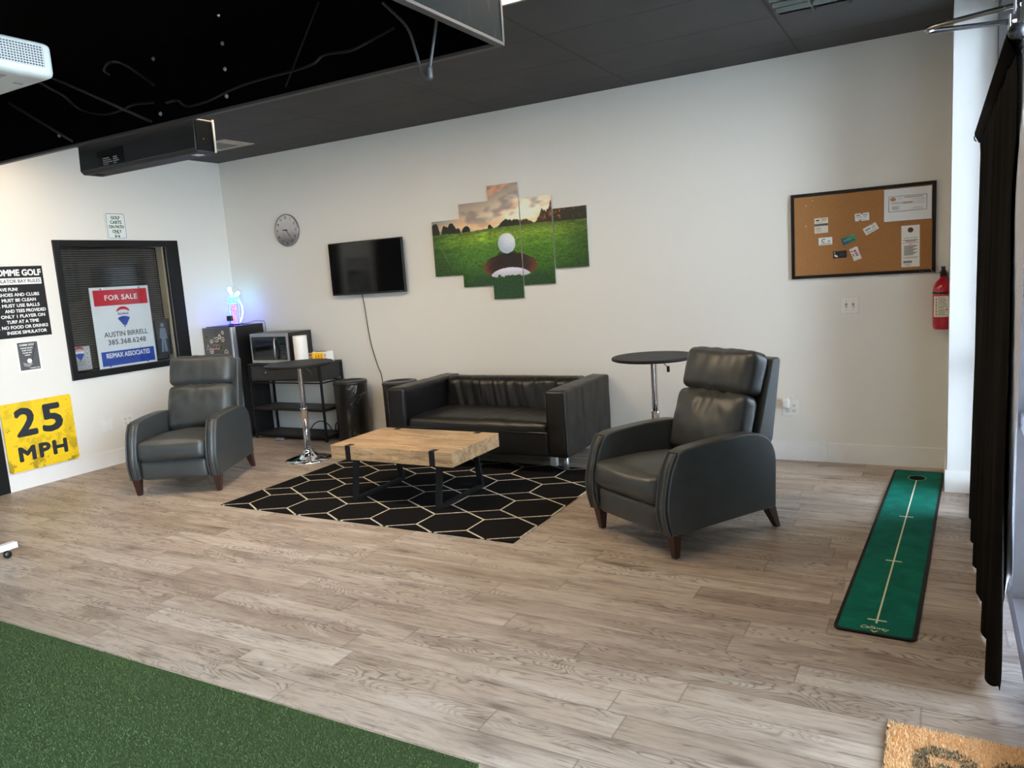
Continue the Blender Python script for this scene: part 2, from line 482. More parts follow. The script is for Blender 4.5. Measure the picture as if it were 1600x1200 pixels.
for i in range(52):
    z = .012+i*.0212
    m.hexa([(-.515, -.010, z), (.50, -.010, z), (-.515, .004, z+.0145), (.50, .004, z+.0145), (-.515, -.0088, z+.0008), (.50, -.0088, z+.0008), (-.515, .0052, z+.0153), (.50, .0052, z+.0153)])
m.build('slats', plain('charcoal_slat', c(84, 82, 80), .45), bl)
MB().box(-.515, .50, -.014, .014, 1.118, 1.14).build('head_rail', MT['sat_black'], bl)
m = MB()
for x in (-.38, 0, .37): m.tube([(x, -.013, 0), (x, -.013, 1.12)], .0012, 5)
m.build('ladder_cord', MT['grey_plastic'], bl)
# beige jamb seen at the right of the pane
S(MB().box(-.12, -.035, -.812, -.79, wz0, wz1).build('trim_2', plain('beige_jamb', c(176, 160, 130), .6)))

# ------------------------------------------------------------------ ceiling lights and grille
def troffer(x, y, w, d, label, lit, power=1.):
    t = thing('ceiling_light', label, 'ceiling light', (x, y, H-.001), 0, 'recessed ceiling lights')
    m = MB(); b = .018
    m.box(-w/2, w/2, -d/2, -d/2+b, -.008, 0); m.box(-w/2, w/2, d/2-b, d/2, -.008, 0)
    m.box(-w/2, -w/2+b, -d/2+b, d/2-b, -.008, 0); m.box(w/2-b, w/2, -d/2+b, d/2-b, -.008, 0)
    m.build('frame', MT['sat_black'] if not lit else MT['grey_plastic'], t)
    if lit:
        MB().box(-w/2+b, w/2-b, -d/2+b, d/2-b, -.004, -.0005).build('diffuser', emis('warm_lamp', LAMP_COLOR+(1,), LAMP_STRENGTH*power), t)
    else:
        MB().box(-w/2+b, w/2-b, -d/2+b, d/2-b, -.002, -.0005).build('reflector', plain('mirror_reflector', (.06, .07, .07, 1), .3, 1.), t)
        m = MB()
        for i in range(1, 3):
            xx = -w/2+b+(w-2*b)*i/3
            m.prism([(xx-.012, -.006), (xx+.012, -.006), (xx+.004, -.03), (xx-.004, -.03)], 'y', -d/2+b, d/2-b)
        for i in range(1, 5):
            yy = -d/2+b+(d-2*b)*i/5
            m.prism([(yy-.010, -.006), (yy+.010, -.006), (yy+.003, -.028), (yy-.003, -.028)], 'x', -w/2+b, w/2-b)
        m.build('louvre', plain('louvre_aluminium', (.16, .18, .18, 1), .25, 1.), t)
    return t
troffer(5.32, -2.50, 1.19, .58, 'lit warm ceiling light beside the hanging grey panelled canopy', True, .45)
troffer(6.245, -1.30, .60, .58, 'unlit louvred ceiling light near the window corner', False)
for x, pw, lab in ((2.88, 1., 'lit warm ceiling light hidden above the middle of the black canopy'), (.9, .26, 'lit warm ceiling light hidden above the canopy by the left wall')):
    troffer(x, -2.50, 1.19, .58, lab, True, pw)
g = thing('ceiling_grille', 'square beige return air grille in the black ceiling above the corner with the fridge', 'vent', (.84, -.69, H-.001))
m = MB(); m.box(-.27, .27, -.18, .18, -.006, 0); m.build('plate', plain('beige_grille', c(168, 160, 146), .5), g, bevel=.002)
m = MB()
for i in range(9): m.box(-.13, .13, -.11+.026*i, -.104+.026*i, -.010, -.0055)
m.build('louvres', MT['grey_plastic'], g)

# ------------------------------------------------------------------ hanging simulator canopy
ZB, YB, X1c, X0c, Y0c = 2.5, -2.885, 5.145, .3, -6.6
can = thing('simulator_canopy', 'black hanging canopy box over the simulator bay with grey side panel', 'canopy', (2.7, -4.7, ZB))
ox, oy = 2.7, -4.7
GREYP = G('scuffed_grey_panel', c(50), .6, Specular_IOR_Level=.03)
co_, x_, y_, z_ = GREYP.xyz()
scf = GREYP.ramp(GREYP.noise(GREYP.comb(x_, GREYP.ma('MULTIPLY', y_, 3.), z_), 4.5, 5., .6, 1.2), [(.55, 0.), (.68, .5)])
GREYP.set(Base_Color=GREYP.mix(scf, c(30, 35, 37), c(50, 53, 54)))
MB().box(X1c-.02-ox, X1c-ox, Y0c-oy, YB-oy, .012, H-ZB-.003).build('side_panel', GREYP.m, can)
MB().box(X0c-ox, X1c-.02-ox, YB-.02-oy, YB-oy, .012, H-ZB-.003).build('end_panel', MT['deep_black'], can)
MB().box(X0c-ox, X0c+.02-ox, Y0c-oy, YB-.02-oy, .012, H-ZB-.003).build('far_panel', MT['deep_black'], can)
MB().box(X0c+.02-ox, X1c-.02-ox, Y0c-oy, YB-.02-oy, H-ZB-.02, H-ZB-.003).build('top_panel', MT['deep_black'], can)
m = MB()
m.box(X1c-.03-ox, X1c+.004-ox, Y0c-oy, YB+.004-oy, 0, .014); m.box(X1c-.006-ox, X1c+.005-ox, YB-.012-oy, YB+.005-oy, .014, H-ZB-.003)
m.build('edge_trim', plain('grey_metal_trim', c(64, 66, 68), .5, .2), can, bevel=.002)
MB().box(X0c-ox, X1c-.03-ox, YB-.03-oy, YB+.004-oy, -.002, .012).build('bottom_rail', plain('dark_brown_rail', c(58, 54, 52), .5), can, bevel=.002)
BR = plain('charcoal_rod', c(26), .6, Specular_IOR_Level=.2)
for p, q in (((2.864, -2.93, 2.525), (2.32, -3.35, 2.885)), ((2.101, -2.93, 2.525), (1.70, -3.05, 2.80)), ((4.20, -2.95, 2.87), (3.912, -2.93, 2.535))):
    MB().tube([Vector(p)-Vector((ox, oy, ZB)), Vector(q)-Vector((ox, oy, ZB))], .008 if p[0] < 3 else .004, 6).build('brace', BR, can)
SILV = plain('bright_screw', (.7, .72, .75, 1), .25, 1.)
for (x, y, z) in ((4.455, -3.794, 2.55), (4.2, -3.56, 2.55), (3.914, -3.303, 2.55), (3.525, -2.96, 2.55), (2.952, -2.93, 2.555), (2.096, -3.002, 2.55), (3.826, -3.609, 2.55)):
    C0 = Vector((6.7815, -5.9025, 1.535)); dv = Vector((x, y, z))-C0
    k = min((H-.023-C0.z)/dv.z, (YB-.0205-C0.y)/dv.y); P = C0+dv*k
    on_top = P.z > H-.03
    o = MB().lathe([(.0, -.012), (.006, -.010), (.011, -.003), (.011, 0)], 10).build('screw', SILV if on_top else MT['grey_plastic'], can)
    o.location = P-Vector((ox, oy, ZB))
    if not on_top: o.rotation_euler = (-PI/2, 0, 0)
# cables inside the canopy
def smooth(pts, k=6):
    P = [Vector(p) for p in pts]; P = [2*P[0]-P[1]]+P+[2*P[-1]-P[-2]]; out = []
    for i in range(1, len(P)-2):
        for j in range(k):
            t = j/k
            out.append(.5*((2*P[i])+(P[i+1]-P[i-1])*t+(2*P[i-1]-5*P[i]+4*P[i+1]-P[i+2])*t*t+(-P[i-1]+3*P[i]-3*P[i+1]+P[i+2])*t**3))
    out.append(P[-2]); return out
CAB = plain('black_cable', c(14), .6, Specular_IOR_Level=.2)
def cable(pts, r, label, mat=CAB, name='cable', group=None, cat='cable'):
    return tag(MB().tube(smooth(pts), r, 8).build(name, mat), label, cat, group)
cable([(3.2, -3.9, 2.60), (2.915, -3.524, 2.6), (2.814, -3.392, 2.6), (2.608, -3.18, 2.6), (2.563, -3.019, 2.6), (2.718, -3.004, 2.6), (2.873, -3.041, 2.6), (2.992, -2.998, 2.6)], .006, 'black cable drooping under the canopy from the white projector')
cable([(3.0, -3.25, 2.70), (3.209, -3.42, 2.65), (3.343, -3.483, 2.65), (3.372, -3.437, 2.65), (3.288, -3.303, 2.65), (3.141, -3.098, 2.65)], .006, 'looped black cable under the canopy above the long black sensor bar')
cable([(3.1, -3.0, 2.58), (3.245, -3.044, 2.56), (3.177, -2.93, 2.56), (3.338, -2.93, 2.56), (3.618, -3.006, 2.56), (3.829, -3.041, 2.56), (4.194, -3.056, 2.56), (4.365, -3.137, 2.56), (4.494, -3.109, 2.56), (4.664, -3.165, 2.56), (4.788, -3.173, 2.58)], .006, 'long black cable running along the back edge inside the canopy')
hc = cable([(4.961, -3.1, 2.70), (4.955, -3.1, 2.601), (4.928, -3.1, 2.501), (4.905, -3.1, 2.424), (4.890, -3.1, 2.377), (4.868, -3.1, 2.395), (4.85, -3.1, 2.439), (4.838, -3.1, 2.49), (4.80, -3.1, 2.60), (4.687, -3.1, 2.72)], .006, 'grey looped cable hanging below the canopy beside its grey panel', plain('grey_cord', c(70), .45))
pillow('connector', (.03, .03, .06), .013, hc, plain('grey_connector', c(60), .35), (6, 6, 8), loc=(4.897, -3.1, 2.395))

# long sensor bar hung behind the canopy edge
sb = thing('sensor_bar', 'long black overhead sensor bar hanging behind the canopy edge near the left wall', 'sensor', (2.60, -2.80, 2.33))
m = MB(); m.prism([(-.075, .02), (-.055, 0), (.075, 0), (.075, .185), (-.068, .185)], 'x', -.55, .535)
m.build('body', speck('black_powder_coat', c(30, 29, 28), .5, amt=.06, bump=0), sb, bevel=.006)
MB().box(.535, .541, -.066, .07, .012, .175).build('end_cap', speck('grey_end_cap', c(16), .7, Specular_IOR_Level=.04, amt=.04, bump=0), sb, bevel=.002)
m = MB()
for i, (w) in enumerate((.05, .09, .075, .06)):
    m.box(-.30, -.30+w, -.0795, -.074, .030+.012*i, .035+.012*i); m.box(-.20, -.20+w*.6, -.0795, -.074, .030+.012*i, .035+.012*i)
m.build('rating_label', plain('label_print', c(150, 152, 150), .6), sb)
m = MB(); m.box(-.36, -.09, -.0778, -.073, .022, .12); m.build('access_cover', plain('cover_black', c(14, 14, 15), .3), sb, bevel=.002)
for x in (-.48, .46): MB().box(x-.03, x+.03, -.03, .03, -.0015, .001).build('lens_window', MT['gloss_black'], sb)
m = MB(); m.tube([(.551, .05, .004), (.553, .05, .185)], .006, 8); m.build('hanger_rod', plain('cream_rod', c(200, 192, 176), .4), sb)
m = MB(); m.lathe([(.004, 0), (.004, .005)], 8, axis='x', cx=-.02, cy=.075); o = m.build('screw', SILV, sb); o.location = (.541, 0, 0)

# white projector under the canopy
PX, PY, PZ = 4.184, -4.275, 2.283
pj = thing('projector', 'white ceiling projector with honeycomb grille under the black canopy', 'projector', (PX-.17, PY-.16, PZ))
PWH = plain('projector_white', c(172, 174, 170), .4)
pillow('body', (.34, .32, .115), .022, pj, PWH, (18, 18, 12), loc=(0, 0, .0575))
m = MB(); m.box(.168, .1708, -.125, .125, .030, .098); m.build('vent_recess', plain('dark_vent', c(52, 54, 58), .6), pj)
m = MB()
for r in range(9):
    z = .030+.0082*r; m.box(.1705, .1735, -.125, .125, z, z+.0026)
for k in range(27):
    y = -.125+.0094*k; m.box(.1705, .1733, y, y+.0024, .030, .098)
m.build('grille', PWH, pj)
m = MB(); m.lathe([(.028, 0), (.03, .005), (.012, .02), (.012, .10)], 20); m.build('ceiling_mount', MT['white_plastic'], pj).location = (0, 0, .115)
for q in ((.03, .05, .09, .12), (.06, .12, -.02, .03)): MB().box(*q, -.001, .0015).build('foot_pad', MT['grey_plastic'], pj)
cable([(PX-.17, PY-.16, 2.88), (PX-.17, PY-.16, 2.50)], .018, 'white projector pole up into the canopy', MT['white_plastic'], 'projector_pole', cat='pole')

# ------------------------------------------------------------------ recliners
def wr(seed, amp, sc=(1, 1, 1)):
    def f(p, n, uvw):
        q = Vector((p.x*sc[0]+seed, p.y*sc[1], p.z*sc[2]))
        return amp*(noise.noise(q)+.5*noise.noise(q*2.1))
    return f
def make_recliner(label):
    t = thing('recliner', label, 'armchair', (0, 0, 0), 0, 'grey leather recliners')
    GL = MT['grey_leather']
    def curve(pts, k=5):
        P = [Vector((a, b, 0)) for a, b in pts]; return [(q.x, q.y) for q in smooth(P, k)]
    front = [(-.432, .133), (-.452, .20), (-.463, .29), (-.448, .385), (-.420, .486), (-.372, .568)]
    top = [(-.372, .568), (-.30, .583), (-.08, .592), (.13, .588), (.23, .570), (.30, .525), (.338, .46), (.348, .40)]
    prof = curve(front)[:-1]+curve(top)+[(.340, .133)]
    for s in (-1, 1):
        m = MB(); m.prism(prof, 'x', s*.268, s*.355)
        arm = m.build('armrest', GL, t, bevel=.012, seg=3)
        # front facing strip with piping
        fs = [(y-.004, z) for y, z in curve(front)]
        m = MB()
        strip = [(s*.283, s*.340)]
        vs = []; n = len(fs)
        for y, z in fs: vs += [(s*.284, y-.006, z), (s*.339, y-.006, z), (s*.284, y+.02, z), (s*.339, y+.02, z)]
        fc = []
        for i in range(n-1):
            a = 4*i; b = a+4
            fc += [(a, a+1, b+1, b), (a, b, b+2, a+2), (a+1, a+3, b+3, b+1)]
        fc += [(0, 2, 3, 1), (4*n-4, 4*n-3, 4*n-1, 4*n-2)]
        m.add(vs, fc, 0, True); m.build('arm_front', GL, arm)
        m = MB()
        for xx in (s*.280, s*.343):
            m.tube([(xx, y-.006, z) for y, z in fs], .0055, 8)
        m.tube([(s*.280, fs[-1][0]-.006, fs[-1][1]), (s*.343, fs[-1][0]-.006, fs[-1][1])], .0055, 8)
        m.build('piping', GL, arm)
    # seat and footrest
    def seatfn(p, n, uvw):
        w = wr(3.3, .004, (6, 9, 9))(p, n, uvw)
        return w
    pillow('seat_cushion', (.535, .62, .155), .045, t, GL, (22, 24, 10), (.004, .018, .045), (0, -.165, .345), Matrix.Rotation(math.radians(-3), 3, 'X'), seatfn)
    pillow('footrest', (.53, .09, .155), .03, t, GL, (18, 8, 10), (0, .012, 0), (0, -.405, .205), None, wr(1.2, .0025, (7, 7, 7)))
    MB().box(-.267, .267, -.37, .33, .15, .29).build('base_frame', MT['sat_black'], t)
    tilt = Matrix.Rotation(math.radians(-17.5), 3, 'X')
    def backfn(p, n, uvw):
        u, v, w = uvw
        k = .5+.5*max(-1, min(1, (w+.1)*1.4))
        q = Vector((p.x*13+p.z*5, p.y*3, p.z*6))
        d = Vector((p.x*7, 0, (p.z-.30)*7)); an = math.atan2(p.x, .26-p.z)
        cr = .009*k*(noise.noise(q)+.6*noise.noise(q*2.0))+.011*noise.noise(Vector((an*4.2, d.length*1.1, 4.)))*(.3+.7*k)
        return cr*(1 if n.y < .2 else .2)
    lum = pillow('back_cushion', (.54, .15, .375), .05, t, GL, (30, 12, 24), (.006, .035, .012), (0, .205, .585), tilt, backfn)
    pillow('head_cushion', (.53, .15, .255), .045, t, GL, (30, 12, 18), (.006, .022, .006), (0, .315, .885), tilt, lambda p, n, w: .006*noise.noise(Vector((p.x*16+1, p.y*4, p.z*3)))+.003*noise.noise(Vector((p.x*30, 2, p.z*9))))
    # outer back shell
    m = MB()
    m.prism([(.205, .33), (.31, .33), (.405, .51), (.478, .952), (.462, .968), (.405, .962), (.30, .60)], 'x', -.285, .285)
    m.build('back_shell', GL, t, bevel=.012, seg=3)
    for s in (-1, 1):
        for y, dy in ((-.40, -.012), (.325, .052)):
            m = MB()
            a, b = .030, .016
            top_ = (s*.315, y+(.03 if dy < 0 else -.01)); bot = (s*.320, y+dy)
            if dy < 0: top_ = (s*.318, y+.004); bot = (s*.318, y+.012)
            vs = []
            for (cx_, cy_), h, z in ((bot, b, 0), (top_, a, .134)):
                vs += [(cx_-h, cy_-h, z), (cx_+h, cy_-h, z), (cx_-h, cy_+h, z), (cx_+h, cy_+h, z)]
            m.hexa(vs); m.build('leg', MT['dark_wood'], t, bevel=.003)
    return t
rec = make_recliner('dark grey leather recliner at the right in front of a black bar table')
rec.location = (5.52, -1.69, 0); rec.rotation_euler = (0, 0, math.radians(-30.7))
dup(rec, (1.385, -1.785, 0), math.radians(28.6), 'dark grey leather recliner at the left in front of the fridge and office window')

# ------------------------------------------------------------------ black loveseat
sx0, sx1, sy0, sy1, sz0, sz1 = 2.765, 4.405, -.94, -.05, .150, .66
cxs, cys = (sx0+sx1)/2, (sy0+sy1)/2
so = thing('sofa', 'low black leather two seat sofa with square arms against the back wall', 'sofa', (cxs, cys, 0))
BL = MT['black_leather']
hw = (sx1-sx0)/2; hd = (sy1-sy0)/2; hh = sz1-sz0
AW = .165
def armfn(p, n, uvw):
    return .0035*noise.noise(Vector((p.x*5, p.y*7+p.z*4, p.z*9)))+(.002*noise.noise(Vector((p.x*14, p.y*22, p.z*5))))
for s in (-1, 1):
    a_ = pillow('armrest', (AW, 2*hd, hh), .022, so, BL, (8, 34, 22), (.004, 0, 0), (s*(hw-AW/2), 0, sz0+hh/2), None, armfn)
    for dx in (-1, 1):
        xx = s*(hw-AW/2)+dx*(AW/2-.006)
        MB().tube([(xx, -hd+.003, sz0+.02), (xx, -hd+.002, sz1-.012)], .003, 6).build('seam', BL, a_)
    for yy in (-.12, .18):
        MB().tube([(s*(hw+.002), yy, sz0+.02), (s*(hw+.002), yy, sz1-.02)], .0022, 6).build('seam', BL, a_)
iw = hw-AW
def backfn2(p, n, uvw):
    k = max(0., min(1., (p.z+.36)/.2))
    q = Vector((p.x*17+p.z*5, p.y*2, p.z*2.4))
    w = noise.noise(q)+.6*noise.noise(Vector((p.x*34+p.z*8, 3, p.z*3)))
    return .019*k*w*(.2 if n.y > .3 else (.12 if n.z > .75 else (.5 if n.z > .3 else 1.)))
pillow('backrest', (2*iw+.02, .26, .40), .075, so, BL, (110, 14, 20), (0, .018, 0), (0, hd-.155, .462), Matrix.Rotation(math.radians(-7), 3, 'X'), backfn2)
MB().box(-iw-.01, iw+.01, hd-.09, hd-.004, sz0, .62).build('rear_panel', BL, so, bevel=.012)
def seatfn2(p, n, uvw):
    w = noise.noise(Vector((p.x*11-p.y*5, p.y*3, 0)))+.5*noise.noise(Vector((p.x*26-p.y*9, p.y*5, 1)))
    return .005*w*(1 if n.z > .3 else .25)
se = pillow('seat_cushion', (2*iw+.004, .62, .25), .055, so, BL, (70, 26, 12), (0, .012, .022), (0, -hd+.325, .292), None, seatfn2)
pillow('front_apron', (2*iw+.004, .05, .19), .012, so, BL, (40, 4, 8), (0, .004, 0), (0, -hd+.032, .248), None, wr(8, .002, (6, 6, 6)))
m = MB(); m.tube([(-iw+.01, -hd+.003, .335), (0, -hd-.001, .337), (iw-.01, -hd+.003, .335)], .0028, 6); m.tube([(0, -hd+.002, .165), (0, -hd-.001, .335)], .002, 6)
m.build('seam', BL, se)
for x, y in ((-hw+.12, -hd+.21), (hw-.12, -hd+.21), (-hw+.12, hd-.12), (hw-.12, hd-.12)):
    z_ = .0095 if y < 0 else 0.
    MB().lathe([(.024, z_), (.027, z_+.006), (.027, .152)], 20).build('leg', MT['steel'], so).location = (x, y, 0)
MB().box(hw-.29, hw-.235, -hd+.28, -hd+.32, .0095, .152).build('centre_support', MT['white_plastic'], so, bevel=.004)

# ------------------------------------------------------------------ coffee table
def rustic(name):
    g = G(name, rough=.5)
    co, x, y, z = g.xyz()
    v = g.comb(g.ma('MULTIPLY', x, 1.6), g.ma('MULTIPLY', y, 15.), g.ma('MULTIPLY', z, 15.))
    f = g.noise(v, 2.6, 8., .65, .5); b = g.noise(g.comb(x, g.ma('MULTIPLY', y, 5.), g.ma('MULTIPLY', z, 5.)), 2.2, 4., .6, .8)
    rg = g.ma('FRACT', g.ma('MULTIPLY', g.noise(g.comb(x, g.ma('MULTIPLY', y, 3.), g.ma('MULTIPLY', z, 3.)), 2.4, 2., .4, .5), 18.))
    col = g.ramp(f, [(.3, c(132, 102, 72)), (.48, c(184, 150, 110)), (.7, c(206, 174, 132))])
    col = g.mix(g.ramp(b, [(.34, .6), (.55, 0.)]), col, c(112, 92, 74))
    col = g.mix(g.ramp(rg, [(0., .45), (.2, 0.), (1., 0.)]), col, c(104, 80, 60))
    g.set(Base_Color=col); g.bump(f, .25, .003); return g.m
ct = thing('coffee_table', 'low coffee table with light oak slab top on the black hexagon rug', 'coffee table', (3.525, -1.615, .0095))
TT = .4055; TB = .3055
SLAB = rustic('rustic_oak')
MB().box(-.52, .52, -.305, .305, TB, TT).build('tabletop', SLAB, ct, bevel=.004)
for s in (-1, 1):
    xx = s*.36
    for q in (-1, 1):
        m = MB(); m.prism([(q*.302, TB-.002), (q*.308, TB-.002), (q*.308, TT+.0025), (q*.25, TT+.0025), (q*.25, TT-.001), (q*.302, TT-.001)], 'x', xx-.022, xx+.022)
        m.build('clamp_strap', MT['matte_black'], ct, bevel=.0008)
    m = MB(); w = .022; t_ = .022
    def bar(y0, z0, y1, z1):
        d = Vector((0, y1-y0, z1-z0)); d.normalize(); nn = Vector((0, -d.z, d.y))*t_/2
        vs = []
        for (y, z) in ((y0, z0), (y1, z1)):
            for sn in (-1, 1):
                for sx_ in (-1, 1): vs.append((xx+sx_*w, y+nn.y*sn, z+nn.z*sn))
        m.hexa(vs)
    bar(-.225, TB, -.272, .012); bar(.225, TB, .272, .012)
    m.box(xx-w, xx+w, -.283, .283, .0, .022); m.box(xx-w, xx+w, -.24, .24, TB-.014, TB)
    m.build('leg_frame', MT['matte_black'], ct, bevel=.0015)

# ------------------------------------------------------------------ rug
def rugmat():
    g = G('hexagon_rug_pile', rough=.95, Specular_IOR_Level=.1)
    co, x, y, z = g.xyz('Object')
    u = g.ma('FRACT', g.ma('DIVIDE', g.ma('ADD', x, 3.76-3.914), .376))
    v = g.ma('FRACT', g.ma('DIVIDE', g.ma('ADD', y, 4.12+2.183), .412))
    du = g.ma('MULTIPLY', g.ma('MINIMUM', u, g.ma('SUBTRACT', 1., u)), .376)
    seg = g.ma('LESS_THAN', v, .5)
    w = g.ma('MULTIPLY', g.ma('SUBTRACT', v, .5), 2.)
    k = .376*.206/math.hypot(.376, .206)
    d1 = g.ma('MULTIPLY', g.ma('ABSOLUTE', g.ma('SUBTRACT', u, w)), k)
    d2 = g.ma('MULTIPLY', g.ma('ABSOLUTE', g.ma('SUBTRACT', u, g.ma('SUBTRACT', 1., w))), k)
    dx = g.ma('MINIMUM', d1, d2)
    dist = g.ma('ADD', g.ma('MULTIPLY', seg, du), g.ma('MULTIPLY', g.ma('SUBTRACT', 1., seg), dx))
    nz = g.noise(co, 420., 2., .6); n2 = g.noise(co, 130., 2.)
    ln = g.ramp(g.ma('ADD', dist, g.ma('MULTIPLY', g.ma('SUBTRACT', n2, .5), .004)), [(.0042, 1.), (.0062, 0.)])
    cream = g.ramp(n2, [(.38, c(150, 138, 118)), (.58, c(232, 222, 200))])
    g.set(Base_Color=g.mix(ln, g.ramp(nz, [(.3, c(12, 11, 12)), (.7, c(24, 22, 22))]), cream))
    g.bump(g.ma('ADD', nz, ln), .5, .002); return g.m
rg_ = MB().box(2.215, 4.665, -2.275, -.648, .0005, .009).build('area_rug', rugmat(), None, bevel=.003)
tag(rg_, 'black area rug with cream hexagon line pattern under the coffee table', 'rug')

# ------------------------------------------------------------------ bar tables
def make_bar_table(label):
    t = thing('bar_table', label, 'bar table', (0, 0, 0), 0, 'round black bar tables')
    MB().lathe([(.285, .856), (.30, .862), (.30, .876), (.294, .88)], 64).build('tabletop', speck('black_table_laminate', c(30, 29, 29), .5, amt=.05, scale=20, bump=0, Specular_IOR_Level=.2), t)
    MB().lathe([(.205, 0), (.208, .006), (.203, .012), (.16, .022), (.10, .040), (.058, .060), (.040, .082), (.036, .10)], 48).build('base', MT['chrome'], t)
    MB().lathe([(.029, .09), (.029, .46), (.031, .462), (.031, .472), (.029, .474)], 24).build('column', MT['chrome'], t)
    MB().lathe([(.023, .46), (.023, .85), (.09, .853), (.09, .857)], 24).build('gas_lift', MT['chrome'], t)
    m = MB(); m.tube(smooth([(.02, 0, .835), (.06, -.01, .832), (.095, -.02, .80)]), .004, 8); lv = m.build('lever', MT['chrome'], t)
    pillow('grip', (.022, .014, .045), .006, lv, MT['black_plastic'], (4, 4, 6), loc=(.103, -.022, .782), rot=None)
    return t
bt = make_bar_table('round black bar table with chrome column in front of the console table')
bt.location = (1.838, -.972, 0); bt.rotation_euler = (0, 0, .5)
dup(bt, (4.99, -.64, 0), .3, 'round black bar table with chrome column behind the right hand recliner')

# ------------------------------------------------------------------ fridge
fr = thing('refrigerator', 'black mini fridge with grey door covered in small stickers in the corner', 'fridge', (.235, -.265, 0))
FH = 1.192
MB().box(-.225, .225, -.165, .205, .03, FH).build('body', speck('fridge_black', c(18, 18, 19), .4, amt=.05, bump=0), fr, bevel=.004)
dr = MB().box(-.225, .215, -.218, -.170, .04, FH-.008).build('door', speck('grey_door_steel', c(104, 104, 106), .42, .55, amt=.05, scale=12, bump=0), fr, bevel=.006)
MB().box(.200, .226, -.222, -.168, .04, FH-.008).build('edge_strip', plain('pale_steel', (.66, .68, .70, 1), .3, .8), dr, bevel=.004)
for x, y in ((-.18, -.13), (.18, -.13), (-.18, .16), (.18, .16)): MB().lathe([(.02, 0), (.02, .032)], 12).build('foot', MT['black_plastic'], fr).location = (x, y, 0)
rnd = random.Random(3)
ST = [plain('cream_sticker', c(240, 234, 214), .5), plain('dark_sticker', c(40, 38, 36), .5), plain('pink_sticker', c(214, 120, 112), .5), plain('olive_sticker', c(128, 124, 70), .5), plain('tan_sticker', c(196, 156, 110), .5), plain('grey_sticker', c(160, 160, 158), .5)]
cells = [(-.165, -.075, 3, 0), (-.10, -.12, 0, 1), (-.055, -.10, 5, 2), (-.015, -.10, 0, 0), (.03, -.07, 0, 2), (.075, -.10, 0, 0), (.085, -.03, 0, 1), (-.16, -.18, 5, 2), (-.055, -.18, 2, 3), (-.01, -.18, 5, 3), (.045, -.185, 3, 0), (-.11, -.22, 0, 0), (-.17, -.28, 0, 1), (-.07, -.28, 5, 0), (-.02, -.285, 4, 2), (.04, -.285, 4, 0), (.11, -.235, 0, 0), (.11, -.30, 0, 1), (-.13, -.36, 0, 0), (-.04, -.37, 5, 2), (.05, -.37, 0, 0)]
for i, (x, z, col, kind) in enumerate(cells):
    m = MB(); zc = FH-.03+z; yy = -.2188; R = .026+.003*rnd.random()
    if kind == 0:
        m.disc(x, zc, R, yy, 0, 20); m.disc(x, zc, R*.72, yy-.0004, 1, 16); m.disc(x+.002, zc-.001, R*.32, yy-.0008, 0, 10)
    elif kind == 1:
        m.poly([(x+R*(1 if k % 2 else .55)*math.cos(k*PI/5+.3), zc+R*(1 if k % 2 else .55)*math.sin(k*PI/5+.3)) for k in range(10)], yy, 0); m.disc(x, zc, R*.35, yy-.0004, 1, 10)
    elif kind == 2:
        m.poly([(x-R*.8, zc-R), (x+R*.6, zc-R*.8), (x+R*.9, zc), (x+R*.2, zc+R*1.1), (x-R*.5, zc+R*.6)], yy, 0); m.poly([(x-R*.4, zc-R*.6), (x+R*.3, zc-R*.5), (x+R*.3, zc+R*.1), (x-R*.2, zc+R*.3)], yy-.0004, 1)
    else:
        m.quad(x-R*.8, x+R*.8, zc-R, zc+R, yy, 0); m.quad(x-R*.5, x+R*.5, zc-R*.2, zc+R*.6, yy-.0004, 1)
    m.build('sticker', [ST[col], ST[1 if col != 1 else 0]], dr)

# ------------------------------------------------------------------ neon golf bag sign on the fridge
ns = thing('neon_sign', 'glowing neon golf bag sign spelling GOLF on top of the fridge', 'neon sign', (.225, -.215, FH), math.radians(12))
NB = lambda n, col, st: emis(n, col, st)
NC = {'white': emis('neon_white', (.6, .97, 1, 1), 3), 'blue': emis('neon_blue', (.012, .02, 1, 1), 34), 'pink': emis('neon_pink', (1, .012, .09, 1), 6), 'cyan': emis('neon_cyan', (.008, 1, .62, 1), 14)}
acr = G('clear_acrylic', (.9, .95, 1, 1), .05); acr.set(Alpha=.05)
MB().prism([(-.075, .01), (.085, .01), (.115, .28), (.115, .36), (.02, .42), (-.06, .40), (-.06, .16), (-.085, .15)], 'y', .004, .009).build('backing', acr.m, ns)
def neon(pts, col, name='tube', r=.0036): return MB().tube(pts, r, 8).build(name, NC[col], ns)
neon(smooth([(-.055, 0, .285), (-.06, 0, .245), (.0, 0, .235), (.062, 0, .25), (.065, 0, .29), (0, 0, .28), (-.055, 0, .285)]), 'cyan', 'bag_collar')
neon(smooth([(-.05, 0, .235), (-.055, 0, .12), (-.045, 0, .025), (.02, 0, .012), (.055, 0, .03), (.065, 0, .235)]), 'blue', 'bag_outline')
neon(smooth([(-.053, 0, .16), (-.08, 0, .14), (-.08, 0, .05), (-.05, 0, .045)]), 'blue', 'bag_pocket')
neon(smooth([(.068, 0, .265), (.10, 0, .20), (.098, 0, .11), (.06, 0, .03)]), 'white', 'strap', .006)
neon(smooth([(-.01, 0, .29), (-.02, 0, .33), (-.045, 0, .37), (-.04, 0, .395), (-.015, 0, .395), (-.012, 0, .365), (.0, 0, .32)]), 'white', 'club', .006)
neon(smooth([(.025, 0, .29), (.03, 0, .32), (.07, 0, .345), (.085, 0, .33), (.065, 0, .31), (.04, 0, .31)]), 'white', 'club', .006)
neon(smooth([(.01, 0, .29), (.012, 0, .34)]), 'cyan', 'club')
def P2(l): return [(x, -.006, z) for x, z in l]
